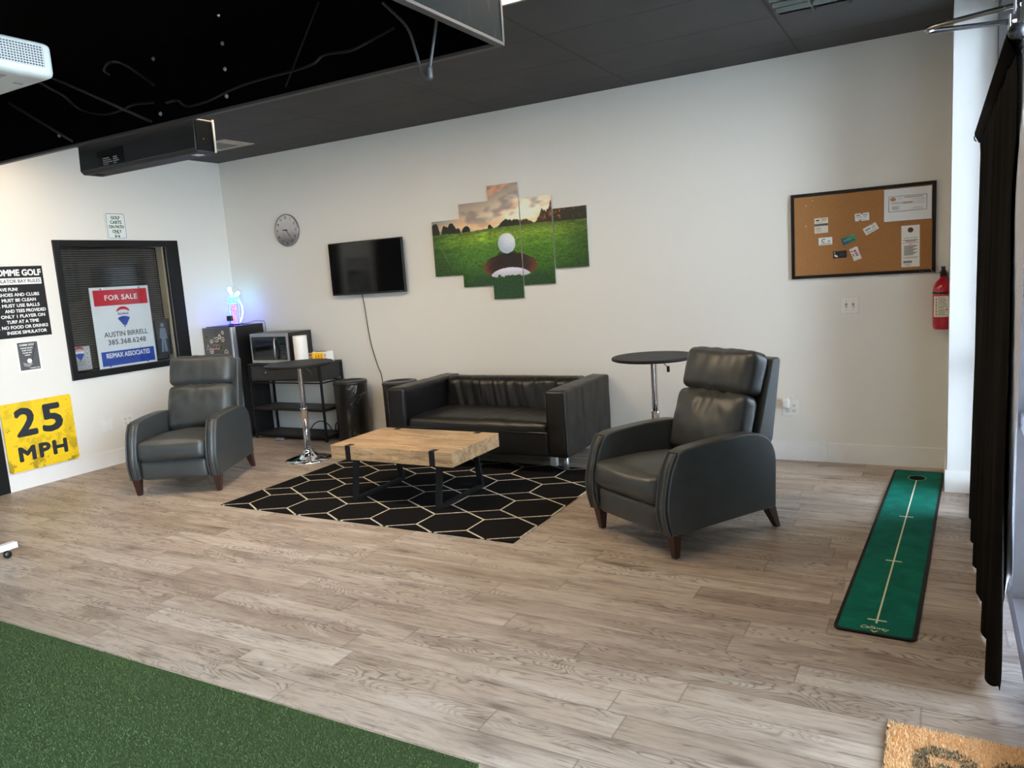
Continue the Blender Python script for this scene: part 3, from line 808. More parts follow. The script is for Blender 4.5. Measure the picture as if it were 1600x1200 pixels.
for i, l in enumerate(([(.018, .215), (.0, .222), (-.012, .21), (-.012, .192), (0, .182), (.016, .188), (.016, .202), (.004, .202)],)):
    neon(P2(l), 'pink', 'letter_g', .0026)
neon(P2([(.004+.016*math.cos(t), .148+.021*math.sin(t)) for t in [2*PI*k/14 for k in range(15)]]), 'pink', 'letter_o', .0026)
neon(P2([(-.010, .118), (-.010, .078), (.018, .078)]), 'pink', 'letter_l', .0026)
neon(P2([(-.010, .020), (-.010, .062), (.018, .062)]), 'pink', 'letter_f', .0026)
neon(P2([(-.010, .042), (.010, .042)]), 'pink', 'letter_f', .0026)
MB().box(-.07, .07, -.03, .03, 0, .012).build('stand', MT['black_plastic'], ns, bevel=.002)
cable([(.27, -.20, FH+.006), (.34, -.16, FH+.012), (.40, -.10, FH+.03), (.45, -.07, FH+.022), (.472, -.045, FH+.01), (.474, -.042, FH-.1)], .0025, 'thin black cord behind the neon sign on the fridge')
wc = thing('webcam', 'small square black camera on a clip stand at the fridge front edge', 'camera', (.405, -.44, FH), math.radians(25))
pillow('housing', (.06, .032, .055), .006, wc, MT['black_plastic'], (6, 4, 6), loc=(0, 0, .082))
MB().lathe([(.016, -.022), (.016, -.014), (.010, -.0135)], 16, axis='y', cx=0, cy=.082).build('lens', MT['gloss_black'], wc)
MB().tube([(0, 0, .006), (0, 0, .06)], .006, 8).build('neck', MT['steel'], wc)
MB().box(-.025, .025, -.02, .025, 0, .008).build('clip_base', MT['black_plastic'], wc, bevel=.002)

# ------------------------------------------------------------------ console table and what stands on it
def blackwood():
    g = G('black_oak_veneer', rough=.5); co, x, y, z = g.xyz()
    f = g.noise(g.comb(g.ma('MULTIPLY', x, 2.), g.ma('MULTIPLY', y, 14.), g.ma('MULTIPLY', z, 14.)), 3., 7., .65, .4)
    g.set(Base_Color=g.ramp(f, [(.3, c(20, 19, 19)), (.7, c(44, 42, 40))])); g.bump(f, .2, .002); return g.m
BW = blackwood()
CZ = .79
cs = thing('console_table', 'black console table with drawer and two open shelves beside the fridge', 'console table', (1.0, -.205, 0))
MB().box(-.50, .50, -.165, .165, CZ-.018, CZ).build('tabletop', BW, cs, bevel=.002)
m = MB(); m.box(-.485, -.47, -.15, .15, .625, CZ-.018); m.box(.47, .485, -.15, .15, .625, CZ-.018); m.box(-.47, .47, -.15, .15, .61, .625); m.box(-.47, .47, .14, .15, .625, CZ-.018)
m.build('drawer_box', BW, cs)
dw = MB().box(-.465, .463, -.158, -.14, .628, CZ-.024).build('drawer', BW, cs, bevel=.002)
for x in (-.24, .24): MB().lathe([(.006, -.172), (.009, -.168), (.006, -.162), (.005, -.157)][::-1], 16, axis='y', cx=x, cy=.70).build('knob', MT['chrome'], dw)
for z in (.33, .055): MB().box(-.485, .485, -.15, .15, z-.012, z).build('shelf', BW, cs, bevel=.001)
for x in (-.49, .49):
    for y in (-.155, .155): MB().box(x-.010, x+.010, y-.010, y+.010, 0, CZ-.018).build('leg', MT['matte_black'], cs, bevel=.001)
m = MB()
for z in (.32, .045, .60):
    for y in (-.155, .155): m.box(-.48, .48, y-.006, y+.006, z-.014, z-.002)
    for x in (-.49, .49): m.box(x-.006, x+.006, -.145, .145, z-.014, z-.002)
m.build('rail', MT['matte_black'], cs)

mwv = thing('microwave', 'black and steel microwave oven on the console table', 'microwave', (.89, -.235, CZ))
mh = .315
MB().box(-.26, .26, -.155, .165, .014, mh).build('body', plain('microwave_black', c(24, 24, 25), .35), mwv, bevel=.004)
MB().box(-.26, .26, -.178, -.156, .014, mh-.002).build('front_panel', plain('steel_front', (.46, .45, .43, 1), .34, .9), mwv, bevel=.004)
md = MB().box(-.235, .135, -.184, -.177, .045, mh-.035).build('door', plain('door_black', c(16, 16, 18), .2), mwv, bevel=.002)
MB().box(-.185, .075, -.1852, -.183, .09, mh-.075).build('door_window', MT['gloss_black'], md)
m = MB(); m.tube(smooth([(.098, -.184, .052), (.112, -.210, .09), (.118, -.216, .155), (.112, -.210, .22), (.098, -.184, .268)]), .010, 10); m.build('handle', MT['steel'], md)
cp = MB().box(.140, .24, -.184, -.177, .045, mh-.035).build('control_panel', plain('panel_black', c(12, 12, 14), .15), mwv, bevel=.001)
MB().box(.155, .225, -.1852, -.183, .225, .262).build('display', plain('dark_green_display', c(18, 40, 40), .1), cp)
m = MB()
for i in range(3):
    for j in range(5): m.disc(.165+.025*i, .075+.028*j, .007, -.1846, 0, 10)
m.build('buttons', plain('button_teal', c(46, 70, 72), .4), cp)
for x in (-.22, .22):
    for y in (-.13, .13): MB().lathe([(.012, 0), (.012, .015)], 10).build('foot', MT['black_plastic'], mwv).location = (x, y, 0)

pt = thing('paper_towel_roll', 'white paper towel roll standing on the console beside the microwave', 'paper towels', (1.245, -.335, CZ))
MB().lathe([(.02, .002), (.066, .002), (.068, .006), (.068, .274), (.066, .278), (.021, .278), (.020, .27)], 36).build('towel', speck('white_tissue', c(240, 236, 230), .9, amt=.02, scale=90, bump=.3), pt)
MB().lathe([(.0185, 0), (.0185, .277), (.017, .277), (.017, .001)], 20).build('core', plain('cardboard', c(170, 140, 104), .8), pt)
ybx = thing('snack_box', 'yellow and white printed snack carton lying on the right end of the console', 'box', (1.435, -.235, CZ), math.radians(8))
MB().box(-.085, .085, -.055, .055, 0, .108).build('carton', [plain('white_card', c(238, 236, 230), .5)], ybx, bevel=.001)
m = MB(); m.poly([(-.084, .03), (-.03, .008), (.04, .004), (.045, .1), (-.084, .104)], -.0555); m.build('yellow_panel', plain('yellow_print', c(244, 200, 30), .45), ybx)
m = MB()
for x, w in ((-.045, .018), (-.015, .022), (.018, .016)): m.poly([(x-w/2, .02), (x+w/2, .015), (x+w*.6, .075), (x-w*.2, .085)], -.0560)
m.build('orange_print', plain('orange_snack', c(226, 128, 28), .5), ybx)
m = MB()
for z in (.03, .07): m.tube([(.065+.012*math.cos(t), -.0557, z+.012*math.sin(t)) for t in [PI*2*k/10 for k in range(9)]], .003, 6)
m.build('red_mark', MT['red_ink'], ybx)
m = MB(); m.box(-.06, .06, -.05, -.005, .108, .111); m.build('flap', plain('purple_print', c(84, 60, 96), .5), ybx)
tbx = thing('small_carton', 'small tan and white carton between the paper towel roll and the yellow box', 'box', (1.298, -.205, CZ), math.radians(4))
MB().box(-.040, .040, -.05, .05, 0, .092).build('carton', plain('tan_card', c(190, 160, 128), .6), tbx, bevel=.001)
m = MB(); m.poly([(-.039, .055), (.039, .055), (.039, .09), (-.039, .09)], -.0505); m.build('printed_panel', plain('cream_card', c(226, 214, 196), .5), tbx)
m = MB(); m.quad(-.03, .0, .062, .082, -.0509); m.quad(.008, .03, .066, .078, -.0509); m.build('print', plain('rust_print', c(160, 84, 60), .5), tbx)
# loops of cable on the wall behind the shelves
cable([(.95, -.035, .02), (1.02, -.03, .10), (1.12, -.03, .135), (1.22, -.03, .10), (1.27, -.035, .02), (1.20, -.05, .006), (1.05, -.06, .006)], .005, 'black cable loop standing behind the bottom shelf of the console')
cable([(1.30, -.03, .02), (1.33, -.03, .12), (1.40, -.03, .10), (1.44, -.04, .01)], .005, 'short black cable arch at the right end behind the console')
pillow('power_adapter', (.09, .05, .03), .008, None, MT['grey_plastic'], (6, 4, 4), loc=(.90, -.42, .016)); tag(bpy.data.objects['power_adapter'], 'small grey power adapter on the floor under the console', 'adapter')

# ------------------------------------------------------------------ bins
def marble():
    g = G('black_marble_print', rough=.3); co = g.n('TexCoord').outputs['Object']
    n = g.noise(co, 3.2, 7., .62, 1.6)
    vein = g.ramp(g.ma('ABSOLUTE', g.ma('SUBTRACT', n, .5)), [(0., 1.), (.006, .35), (.014, 0.)])
    mk = g.ramp(g.noise(co, 5., 2.), [(.5, 0.), (.62, 1.)])
    g.set(Base_Color=g.mix(g.ma('MULTIPLY', vein, mk), c(18, 18, 19), c(190, 180, 160))); return g.m
tb = thing('waste_bin', 'tall round black bin with cream marble veins right of the console', 'bin', (1.735, -.215, 0), 0, 'black bins behind the sofa')
MB().lathe([(.155, 0), (.160, .01), (.163, .57), (.163, .578)], 40).build('body', marble(), tb)
MB().lathe([(.165, .574), (.168, .578), (.168, .594), (.160, .604), (.120, .606), (.115, .598), (0, .598)], 40).build('lid', MT['black_plastic'], tb)
dup(tb, (2.345, -.215, 0), 1.9, 'round black bin with grey rim tucked behind the left arm of the sofa')

# ------------------------------------------------------------------ television and its cord
tv = thing('television', 'flat black television on the back wall with dark glossy screen', 'television', (1.945, -.02, 1.69))
TW, TH = .452, .256
MB().box(-TW, TW, -.052, -.022, -TH, TH).build('bezel', MT['black_plastic'], tv, bevel=.004)
MB().box(-TW+.009, TW-.009, -.0535, -.051, -TH+.017, TH-.009).build('screen', MT['gloss_black'], tv)
MB().box(-.28, .28, -.024, .005, -.2, .14).build('rear_housing', MT['black_plastic'], tv, bevel=.01)
MB().box(-.10, .10, .003, .0195, -.1, .1).build('wall_bracket', MT['matte_black'], tv)
text('VIZIO', .030, .007, MT['grey_plastic'], tv, TW-.05, -TH+.005, -.0525)
MB().tube(smooth([(x-1.945, y+.02, z-1.69) for x, y, z in ((1.83, -.03, 1.45), (1.832, -.022, 1.42), (1.836, -.008, 1.30), (1.85, -.006, 1.10), (1.875, -.006, .92), (1.93, -.006, .72), (1.97, -.008, .60), (1.98, -.012, .30))]), .0045, 8).build('power_cord', plain('plum_cord', c(70, 60, 64), .5), tv)

# ------------------------------------------------------------------ five panel golf picture
def sstep(a, b, x):
    t = min(1., max(0., (x-a)/(b-a))); return t*t*(3-2*t)
def lerp3(a, b, t): return tuple(a[i]+(b[i]-a[i])*t for i in range(3))
def nz(x, y, s=1., o=0.): return noise.noise(Vector((x*s+o, y*s, o*1.7)))
def fbm(x, y, s, o=0.): return nz(x, y, s, o)+.5*nz(x, y, s*2.1, o+3)+.25*nz(x, y, s*4.3, o+7)
def art(x, z):
    hor = 1.927+.018*sstep(3.0, 3.5, x)+.0*x+.006*nz(x, 0, 3.)
    u = (x-2.7)/1.57
    # sky
    t = sstep(1.93, 2.30, z)
    sun = math.exp(-((x-3.72)**2/.16+(z-1.99)**2/.05))
    sky = lerp3((206, 186, 150), (120, 104, 100), t)
    sky = lerp3(sky, (120, 120, 124), .75*sstep(3.1, 2.75, x))
    sky = lerp3(sky, (250, 238, 206), min(1, .95*sun+.35*math.exp(-((x-3.85)**2/.10+(z-2.12)**2/.03))))
    cl = fbm(x*1.2-z, z*2.4, 4.2, 2.)
    sky = lerp3(sky, (216, 148, 110), .75*sstep(.12, .55, cl)*(.35+.65*t))
    sky = lerp3(sky, (112, 100, 104), .6*sstep(.15, .7, fbm(x+3, z*2.2, 4.0, 9.)))
    sky = lerp3(sky, (228, 176, 124), .5*math.exp(-((z-1.975)**2/.0008)))
    # trees
    top = hor
    top = max(top, hor+.10*sstep(.62, .95, math.cos((x-2.76)/.045)) if x < 2.80 else 0)
    for cx, w, h in ((2.755, .05, .105), (2.865, .045, .085), (2.935, .055, .095), (3.0, .03, .05), (3.088, .046, .062), (3.335, .022, .04), (3.36, .01, .02)):
        d = (x-cx)/w
        if abs(d) < 1: top = max(top, hor-.006+h*math.sqrt(1-d*d)*(1+.18*nz(x, cx, 40)))
    top = max(top, hor+.052*sstep(3.38, 3.50, x)*sstep(3.88, 3.62, x)*(1+.3*nz(x, 1, 22)))
    top = max(top, hor+.19*sstep(3.74, 4.0, x)*(1+.12*nz(x, 2, 30)))
    if x > 3.38: top += (top-hor)*(.55*fbm(x, 0, 16, 2)+.12*nz(x, 4, 60))
    if z > hor:
        col = sky
        if z < top:
            tr = (30, 30, 20)
            fire = sstep(.15, .6, fbm(x, z, 26, 4))*sstep(3.72, 3.9, x)*sstep(4.3, 4.02, x)*sstep(hor, hor+.06, z)
            fire = max(fire, .75*sstep(.0, .5, fbm(x, z, 34, 6))*math.exp(-((x-3.93)/.07)**2)*sstep(hor+.02, hor+.08, z))
            col = lerp3(tr, (226, 118, 44), min(1, fire))
            col = lerp3(col, (120, 66, 34), .45*math.exp(-((x-3.75)/.13)**2))
    else:
        dz = hor-z
        g1 = lerp3((124, 150, 44), (66, 108, 26), sstep(.0, .22, dz))
        g1 = lerp3(g1, (26, 56, 16), sstep(.2, .55, dz))
        g1 = lerp3(g1, (48, 66, 26), .6*sstep(.07, .0, dz))
        g1 = lerp3(g1, (30, 52, 20), .72*sstep(3.15, 2.75, x))
        g1 = lerp3(g1, (24, 44, 14), .5*sstep(3.9, 4.26, x))
        fr_ = 24+50*math.exp(-dz*5)
        g = .22*nz(x*1.0, z*3.0, 40, 1.)+.20*nz(x, z*1.6, 95, 2.)*sstep(.05, .3, dz)
        g += .25*sstep(.1, .4, fbm(x*.6, z*4, 5, 3))*sstep(.3, .02, dz)
        col = tuple(max(0, k*(1+g*1.5)) for k in g1)
        col = lerp3(col, (96, 124, 60), .35*math.exp(-((x-2.79-(1.83-z)*.55)/.012)**2)*sstep(1.86, 1.82, z)*sstep(1.6, 1.72, z))
        # cup
        ex = (x-3.512)/.268; ez = (z-1.60)/(.115 if z > 1.60 else .105)
        rr = math.hypot(ex, ez)+.05*nz(x, z, 38)
        if rr < 1.0:
            col = lerp3((40, 22, 16), (112, 58, 34), sstep(.55, 1., rr)*abs(ex)**.8)
            col = lerp3(col, (24, 16, 12), sstep(1.60, 1.70, z)*.6)
            col = tuple(k*(1+.3*nz(x, z, 70)) for k in col)
            e2 = math.hypot((x-3.516)/.205, (z-1.505)/.085)
            if e2 < 1 and z > 1.505-.02: col = lerp3((176, 172, 186), (206, 204, 216), sstep(1.5, 1.58, z))
        edge = 1.522-.02*((x-3.51)/.27)**2+.022*nz(x, 0, 26)+.012*nz(x, 0, 70)
        if z < edge and abs(ex) < 1.15:
            col = tuple(max(0, k*(1+.5*nz(x*1.3, z, 60))) for k in (30, 62, 24))
    # ball
    bx, bz = x-3.494, z-1.800
    r = math.hypot(bx/.087, bz/.087)
    if r < 1:
        n = math.sqrt(1-r*r)
        a = math.atan2(bz, bx); rad = math.asin(r)/.15
        px_, pz_ = rad*math.cos(a), rad*math.sin(a)
        row = round(pz_/.866); ox_ = .5*(row % 2)
        d = math.hypot(px_-ox_-round(px_-ox_), pz_-row*.866)
        sh = .55+.45*max(0, .5*n+.35*bx/.087+.55*bz/.087+.1)
        col = lerp3((106, 130, 156), (236, 236, 240), min(1, sh*1.05-.12))
        col = tuple(k*(.86 if d < .30 else 1.) for k in col)
    elif math.hypot(bx/.10, (z-1.715)/.02) < 1: col = tuple(k*.6 for k in col)
    return col
def lin(v):
    v = max(0., min(1., v/255.)); return v/12.92 if v <= .04045 else ((v+.055)/1.055)**2.4
gm = G('golf_print', rough=.32); gm.set(Base_Color=gm.n('Attribute', {'attribute_name': 'print'}).outputs['Color'])
EDGE = plain('canvas_edge', c(188, 184, 176), .6)
PAN = [(2.722, 3.026, 1.553, 2.050, 'smallest outer left picture panel showing dark trees and fairway'),
       (3.024, 3.336, 1.441, 2.177, 'second picture panel from the left with cloudy sunset sky and small round tree'),
       (3.333, 3.636, 1.319, 2.304, 'tallest centre picture panel showing the white golf ball at the cup'),
       (3.644, 3.946, 1.429, 2.166, 'fourth picture panel from the left with pale bright sky above fairway'),
       (3.957, 4.262, 1.553, 2.048, 'outer right picture panel with glowing trees along its top')]
for x0, x1, z0, z1, lab in PAN:
    w, h = x1-x0, z1-z0; cx, cz = (x0+x1)/2, (z0+z1)/2
    t = thing('canvas_panel', lab, 'picture', (cx, -.001, cz), 0, 'five panel golf picture')
    MB().box(-w/2, w/2, -.019, 0, -h/2, h/2).build('stretcher', EDGE, t)
    nx, nzn = int(w/.0042), int(h/.0042)
    xs = np.linspace(-w/2, w/2, nx+1); zs = np.linspace(-h/2, h/2, nzn+1)
    vs = [(x, -.0195, z) for z in zs for x in xs]
    fs = [(j*(nx+1)+i, j*(nx+1)+i+1, (j+1)*(nx+1)+i+1, (j+1)*(nx+1)+i) for j in range(nzn) for i in range(nx)]
    me = bpy.data.meshes.new('print'); me.from_pydata(vs, [], fs); me.update()
    at = me.color_attributes.new('print', 'FLOAT_COLOR', 'POINT')
    cl_ = np.ones((len(vs), 4), dtype=np.float32)
    for i, v in enumerate(vs): cl_[i, :3] = [min(.93, 1.3*lin(k)) for k in art(cx+v[0], cz+v[2])]
    at.data.foreach_set('color', cl_.ravel())
    link('print', me, t, [gm.m])

# ------------------------------------------------------------------ wall clock
ck = thing('wall_clock', 'round silver rimmed wall clock with dimpled golf ball face on the back wall', 'clock', (.912, -.002, 2.131))
MB().lathe([(.150, 0), (.163, -.004), (.165, -.022), (.160, -.028), (.154, -.022), (.152, -.020)], 48, axis='y').build('rim', plain('rim_silver', (.36, .36, .38, 1), .35, .9), ck)
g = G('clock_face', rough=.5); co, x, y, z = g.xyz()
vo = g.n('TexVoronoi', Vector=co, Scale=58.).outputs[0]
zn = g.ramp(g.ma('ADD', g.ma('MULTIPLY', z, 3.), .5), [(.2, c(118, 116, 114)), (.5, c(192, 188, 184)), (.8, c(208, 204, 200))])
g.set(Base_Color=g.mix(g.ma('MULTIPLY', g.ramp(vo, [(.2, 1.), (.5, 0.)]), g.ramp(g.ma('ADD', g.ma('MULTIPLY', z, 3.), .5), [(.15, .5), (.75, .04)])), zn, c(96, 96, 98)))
MB().disc(0, 0, .153, -.0202, 0, 64).build('face', g.m, ck, fix=False)
for k in range(12):
    a = PI/2-(k+1)*PI/6
    text(str(k+1), None, .024, MT['ink'], ck, .128*math.cos(a), .128*math.sin(a)-.012, -.0215, 'numeral', bold=.02)
def hand(name, ang, L, w):
    d = Vector((math.cos(ang), math.sin(ang))); p = Vector((-d.y, d.x))
    pts = [-.02*d-w*.5*p, -.02*d+w*.5*p, L*.55*d+w*p, L*d, L*.55*d-w*p]
    MB().poly([(q.x, q.y) for q in pts], -.0235).build(name, MT['ink'], ck)
hand('hour_hand', math.radians(172), .065, .006); hand('minute_hand', math.radians(-58), .108, .004)
MB().lathe([(.007, -.021), (.007, -.026), (0, -.026)], 12, axis='y').build('hub', MT['ink'], ck)

# ------------------------------------------------------------------ cork board, cards, papers
kb = thing('cork_board', 'black framed cork pin board with cards on the back wall at right', 'pin board', (6.308, -.001, 1.656))
KW, KH = .458, .300; b = .022
m = MB()
m.prism([(-KW, -KH), (KW, -KH), (KW-b, -KH+b), (-KW+b, -KH+b)], 'y', -.018, 0); m.prism([(-KW, KH), (KW, KH), (KW-b, KH-b), (-KW+b, KH-b)], 'y', -.018, 0)
m.prism([(-KW, -KH), (-KW, KH), (-KW+b, KH-b), (-KW+b, -KH+b)], 'y', -.018, 0); m.prism([(KW, -KH), (KW, KH), (KW-b, KH-b), (KW-b, -KH+b)], 'y', -.018, 0)
fr_ = m.build('frame', MT['sat_black'], kb)
text('Quartet', .03, .006, MT['grey_plastic'], fr_, KW-.08, -KH+.007, -.0185)
MB().box(-KW+b-.002, KW-b+.002, -.010, -.002, -KH+b-.002, KH-b+.002).build('cork', speck('cork', c(168, 118, 70), .9, amt=.13, scale=170, bump=.3), kb)
def card(x, z, w, h, rot, label, face, name='business_card', group='cards on the cork board', cat='card', y=-.0115, th=.0012):
    t = thing(name, label, cat, (x, y, z), 0, group); t.rotation_euler = (0, -math.radians(rot), 0)
    MB().box(-w/2, w/2, -th, 0, -h/2, h/2).build('sheet', face, t); return t
def rows(t, lst, mat, y=-.0016, name='print'):
    m = MB()
    for x0, x1, z, h in lst: m.quad(x0, x1, z-h/2, z+h/2, y)
    m.build(name, mat, t)
def pin(t, x, z, col):
    m = MB(); m.lathe([(.0012, 0), (.0012, -.004), (.0045, -.005), (.0045, -.008), (.0030, -.009), (.0030, -.013), (.0045, -.014), (.0045, -.016), (0, -.016)], 12, axis='y', cx=x, cy=z)
    return m.build('push_pin', col, t)
CLEAR = plain('clear_pin', c(210, 196, 170), .25)
WP = MT['paper']
t = card(6.053, 1.758, .09, .040, 1, 'upper cream business card of the pair above the dark strip', plain('cream_paper', c(230, 222, 204), .7)); rows(t, [(-.035, -.012, .004, .009)], MT['ink']); rows(t, [(.0, .038, .01, .004), (.0, .03, 0, .003), (-.035, .01, -.012, .002)], MT['paper_ink']); pin(t, -.008, .019, CLEAR)
t = card(6.053, 1.732, .088, .022, 1, 'dark strip of card between the two cream business cards', plain('slate_card', c(92, 88, 82), .6), y=-.0104, th=.001)
t = card(6.053, 1.697, .09, .050, 1, 'lower cream business card of the pair below the dark strip', plain('cream_paper2', c(228, 220, 204), .7)); rows(t, [(-.038, .0, .012, .003), (-.038, -.005, .004, .002), (-.038, .005, -.004, .002), (-.038, .0, -.014, .002)], MT['paper_ink']); pin(t, -.002, .024, CLEAR)
t = card(6.08, 1.613, .09, .052, 1, 'white business card with blue grey round logo left of the green card', WP); rows(t, [(-.036, .036, -.018, .004), (.016, .03, -.002, .008)], MT['paper_ink'])
m = MB(); m.tube([(-.012+.012*math.cos(a_), -.0018, .004+.011*math.sin(a_)) for a_ in [PI*.2+k*PI*1.5/10 for k in range(11)]], .003, 6); m.build('logo', plain('slate_blue', c(84, 108, 130), .5), t)
t = card(6.317, 1.760, .09, .052, 2, 'white business card with text pinned highest right of centre', WP); rows(t, [(-.036, -.01, .014, .005), (.004, .036, .014, .004)], MT['ink']); rows(t, [(-.036, .0, .004, .002), (-.036, .0, -.002, .002), (.006, .036, .004, .002), (.006, .03, -.003, .002), (-.03, .03, -.016, .002)], MT['paper_ink']); pin(t, 0, .022, plain('violet_pin', c(90, 76, 120), .3)); pin(t, -.012, -.023, MT['ink'])
t = card(6.372, 1.675, .09, .050, 28, 'white business card tilted upward to the right beside the green card', WP); rows(t, [(-.036, .0, .006, .007)], plain('slate_blue2', c(74, 92, 110), .5)); rows(t, [(.008, .036, .006, .002), (.008, .036, 0, .002), (-.036, .034, -.015, .003), (-.036, -.015, -.006, .002)], MT['paper_ink']); pin(t, .02, .021, CLEAR)
gg = G('green_teal_card', rough=.4); co, x, y, z = gg.xyz(); gg.set(Base_Color=gg.ramp(gg.ma('ADD', gg.ma('MULTIPLY', x, 8.), gg.ma('ADD', gg.ma('MULTIPLY', z, 8.), .5)), [(.15, c(30, 96, 120)), (.5, c(36, 128, 122)), (.9, c(76, 164, 110))]))
t = card(6.231, 1.612, .09, .050, 20, 'green and teal business card tilted in the middle of the board', gg.m); rows(t, [(-.034, .02, .002, .006)], plain('pale_teal', c(130, 190, 200), .5)); rows(t, [(.02, .036, -.014, .006)], plain('navy_print', c(24, 60, 84), .5))
t = card(6.174, 1.513, .09, .050, 1.5, 'black business card with white golf club head near the bottom of the board', plain('black_card', c(24, 24, 25), .4)); m = MB(); m.poly([(-.034, .004), (-.016, -.006), (-.012, -.018), (-.03, -.016), (-.037, -.006)], -.0016); m.disc(-.034, .014, .004, -.0016, 0, 10); m.build('club_print', MT['white_ink'], t); rows(t, [(.0, .034, .004, .002), (.0, .03, -.006, .002)], MT['paper_ink'])
t = card(6.274, 1.512, .05, .088, 24, 'stack of white cards with pink and blue print fanned at lower centre', WP)
for k, dr_ in enumerate((-4, -8)):
    o = MB().box(-.025, .025, 0, .0008, -.044, .044).build('lower_card', WP, t); o.rotation_euler = (0, math.radians(dr_*-1), 0); o.location = (.001, .0002*(k+1), -.002)
rows(t, [(-.004, .014, .018, .014), (-.002, .016, .0, .010)], plain('pink_print', c(196, 84, 112), .5)); rows(t, [(.0, .016, -.014, .010)], plain('indigo_print', c(96, 96, 160), .5), name='blue_print'); rows(t, [(-.02, -.012, .024, .012), (-.018, -.012, -.004, .02)], MT['paper_ink'], name='grey_print')
for x, z, lab in ((5.997, 1.902, 'clear push pin alone at the top left of the cork'), (5.954, 1.871, 'clear push pin just below the topmost pin at upper left'), (5.950, 1.727, 'clear push pin alone on the cork left of the cream cards')):
    m = MB(); m.lathe([(.0012, 0), (.0012, -.004), (.005, -.005), (.005, -.008), (.0034, -.009), (.0034, -.013), (.005, -.014), (.005, -.016), (0, -.016)], 12, axis='y')
    o = tag(m.build('push_pin', CLEAR), lab, 'pin', 'push pins on the cork board'); o.location = (x, -.0105, z)
t = card(6.597, 1.819, .285, .214, -.2, 'laminated white certificate in the top right corner of the cork board', plain('laminated_sheet', c(226, 226, 226), .14), 'certificate', None, 'certificate', y=-.0185)
m = MB(); X0_, X1_, Z0_, Z1_ = -.115, .115, -.045, .058
for q in ((X0_, X1_, Z0_, Z0_+.003), (X0_, X1_, Z1_-.003, Z1_), (X0_, X0_+.003, Z0_, Z1_), (X1_-.003, X1_, Z0_, Z1_)): m.quad(*q, -.0016)
m.build('border', MT['paper_ink'], t)
rows(t, [(-.02, .09, .046, .004), (.03, .10, .030, .002), (-.10, -.03, .012, .002), (-.10, .10, .016, .0015), (-.10, .10, .004, .0015), (-.095, -.045, -.012, .003), (-.095, -.055, -.02, .003), (-.095, -.05, -.028, .003), (.02, .095, -.036, .0015), (-.06, -.03, .040, .002)], MT['paper_ink'], name='text_lines')
rows(t, [(-.028, .03, .012, .010)], plain('pale_red_print', c(206, 160, 148), .6), name='amount')
m = MB(); m.disc(-.088, .038, .013, -.0017, 0, 16, .018); m.build('seal', plain('tan_seal', c(176, 128, 92), .6), t)
m = MB(); m.tube([(.03+.005*k, -.0018, -.026+.005*math.sin(k*1.9)) for k in range(13)], .0008, 4); m.build('signature', MT['ink'], t)
t = card(6.616, 1.538, .11, .278, .3, 'tall narrow white door hanger flyer under the certificate on the cork board', WP, 'flyer', None, 'flyer', y=-.0115)
m = MB(); m.disc(.0, .108, .017, -.0016, 0, 24); m.build('hole', plain('brown_hole', c(84, 60, 48), .7), t)
text('Golfers and Staff', .08, .009, plain('slate_script', c(80, 90, 90), .6), t, 0, .052, -.0016, shear=.3)
rows(t, [(-.045, .045, .040, .004), (-.03, .03, .032, .004)], MT['ink'])
rows(t, [(-.05, .05, .022, .003), (-.012, .012, .013, .003)], MT['red_ink'], name='red_lines')
rows(t, [(-.040, .04-.012*(k % 3), .002-.0075*k, .0036) for k in range(9)], MT['ink'], name='text_lines')
rows(t, [(-.045, .045, -.072, .002), (-.04, .04, -.079, .002), (-.04, .005, -.122, .002), (-.03, .0, -.13, .002)], MT['paper_ink'], name='small_print')
rows(t, [(-.042+.0075*k, -.037+.0075*k, -.105, .016) for k in range(7)], MT['ink'], name='block_letters')

# ------------------------------------------------------------------ fire extinguisher
RED = G('red_enamel', c(176, 18, 38), .22); RED.set(Coat_Weight=.4)
fe = thing('fire_extinguisher', 'red fire extinguisher hanging on the back wall beside the white pillar', 'fire extinguisher', (6.812, -.088, .978))
MB().lathe([(.050, 0), (.058, .006), (.0605, .02), (.0605, .262), (.057, .285), (.046, .310), (.030, .327), (.020, .337), (.018, .350)], 40).build('cylinder', RED.m, fe)
m = MB()
vs = []; n = 14
for k in range(n+1):
    a_ = math.radians(-150+95*k/n)
    for z in (.085, .222): vs.append((.0611*math.cos(a_), .0611*math.sin(a_), z))
m.add(vs, [(2*k, 2*k+2, 2*k+3, 2*k+1) for k in range(n)], 0, True)
lb = m.build('label_sheet', plain('label_cream', c(222, 216, 200), .5), fe)
def curved(rows_, mat, nm, R=.0615):
    m = MB()
    for a0, a1, z0, z1 in rows_:
        vs = []; k_ = 5
        for k in range(k_+1):
            a_ = math.radians(a0+(a1-a0)*k/k_)
            for z in (z0, z1): vs.append((R*math.cos(a_), R*math.sin(a_), z))
        m.add(vs, [(2*k, 2*k+2, 2*k+3, 2*k+1) for k in range(k_)], 0, True)
    m.build(nm, mat, fe)
curved([(-132, -126, .095+.02*k, .107+.02*k) for k in range(6)], MT['ink'], 'side_letters')
curved([(-118, -66, .153, .156), (-118, -85, .146, .149)]+[(-118, -70-5*(k % 3), .165+.009*k, .168+.009*k) for k in range(6)]+[(-118, -75-6*(k % 2), .098+.009*k, .101+.009*k) for k in range(5)], MT['paper_ink'], 'instructions')
curved([(-72, -66, .125, .14)], MT['red_ink'], 'red_mark')
MB().lathe([(.0612, .235), (.0622, .237), (.0622, .247), (.0612, .249)], 40).build('strap', MT['black_plastic'], fe)
m = MB(); m.lathe([(.018, .35), (.020, .352), (.020, .366), (.014, .37), (.014, .392), (.01, .394)], 16); m.box(-.012, .012, -.012, .012, .372, .41)
m.build('valve', MT['black_plastic'], fe, bevel=.0015)
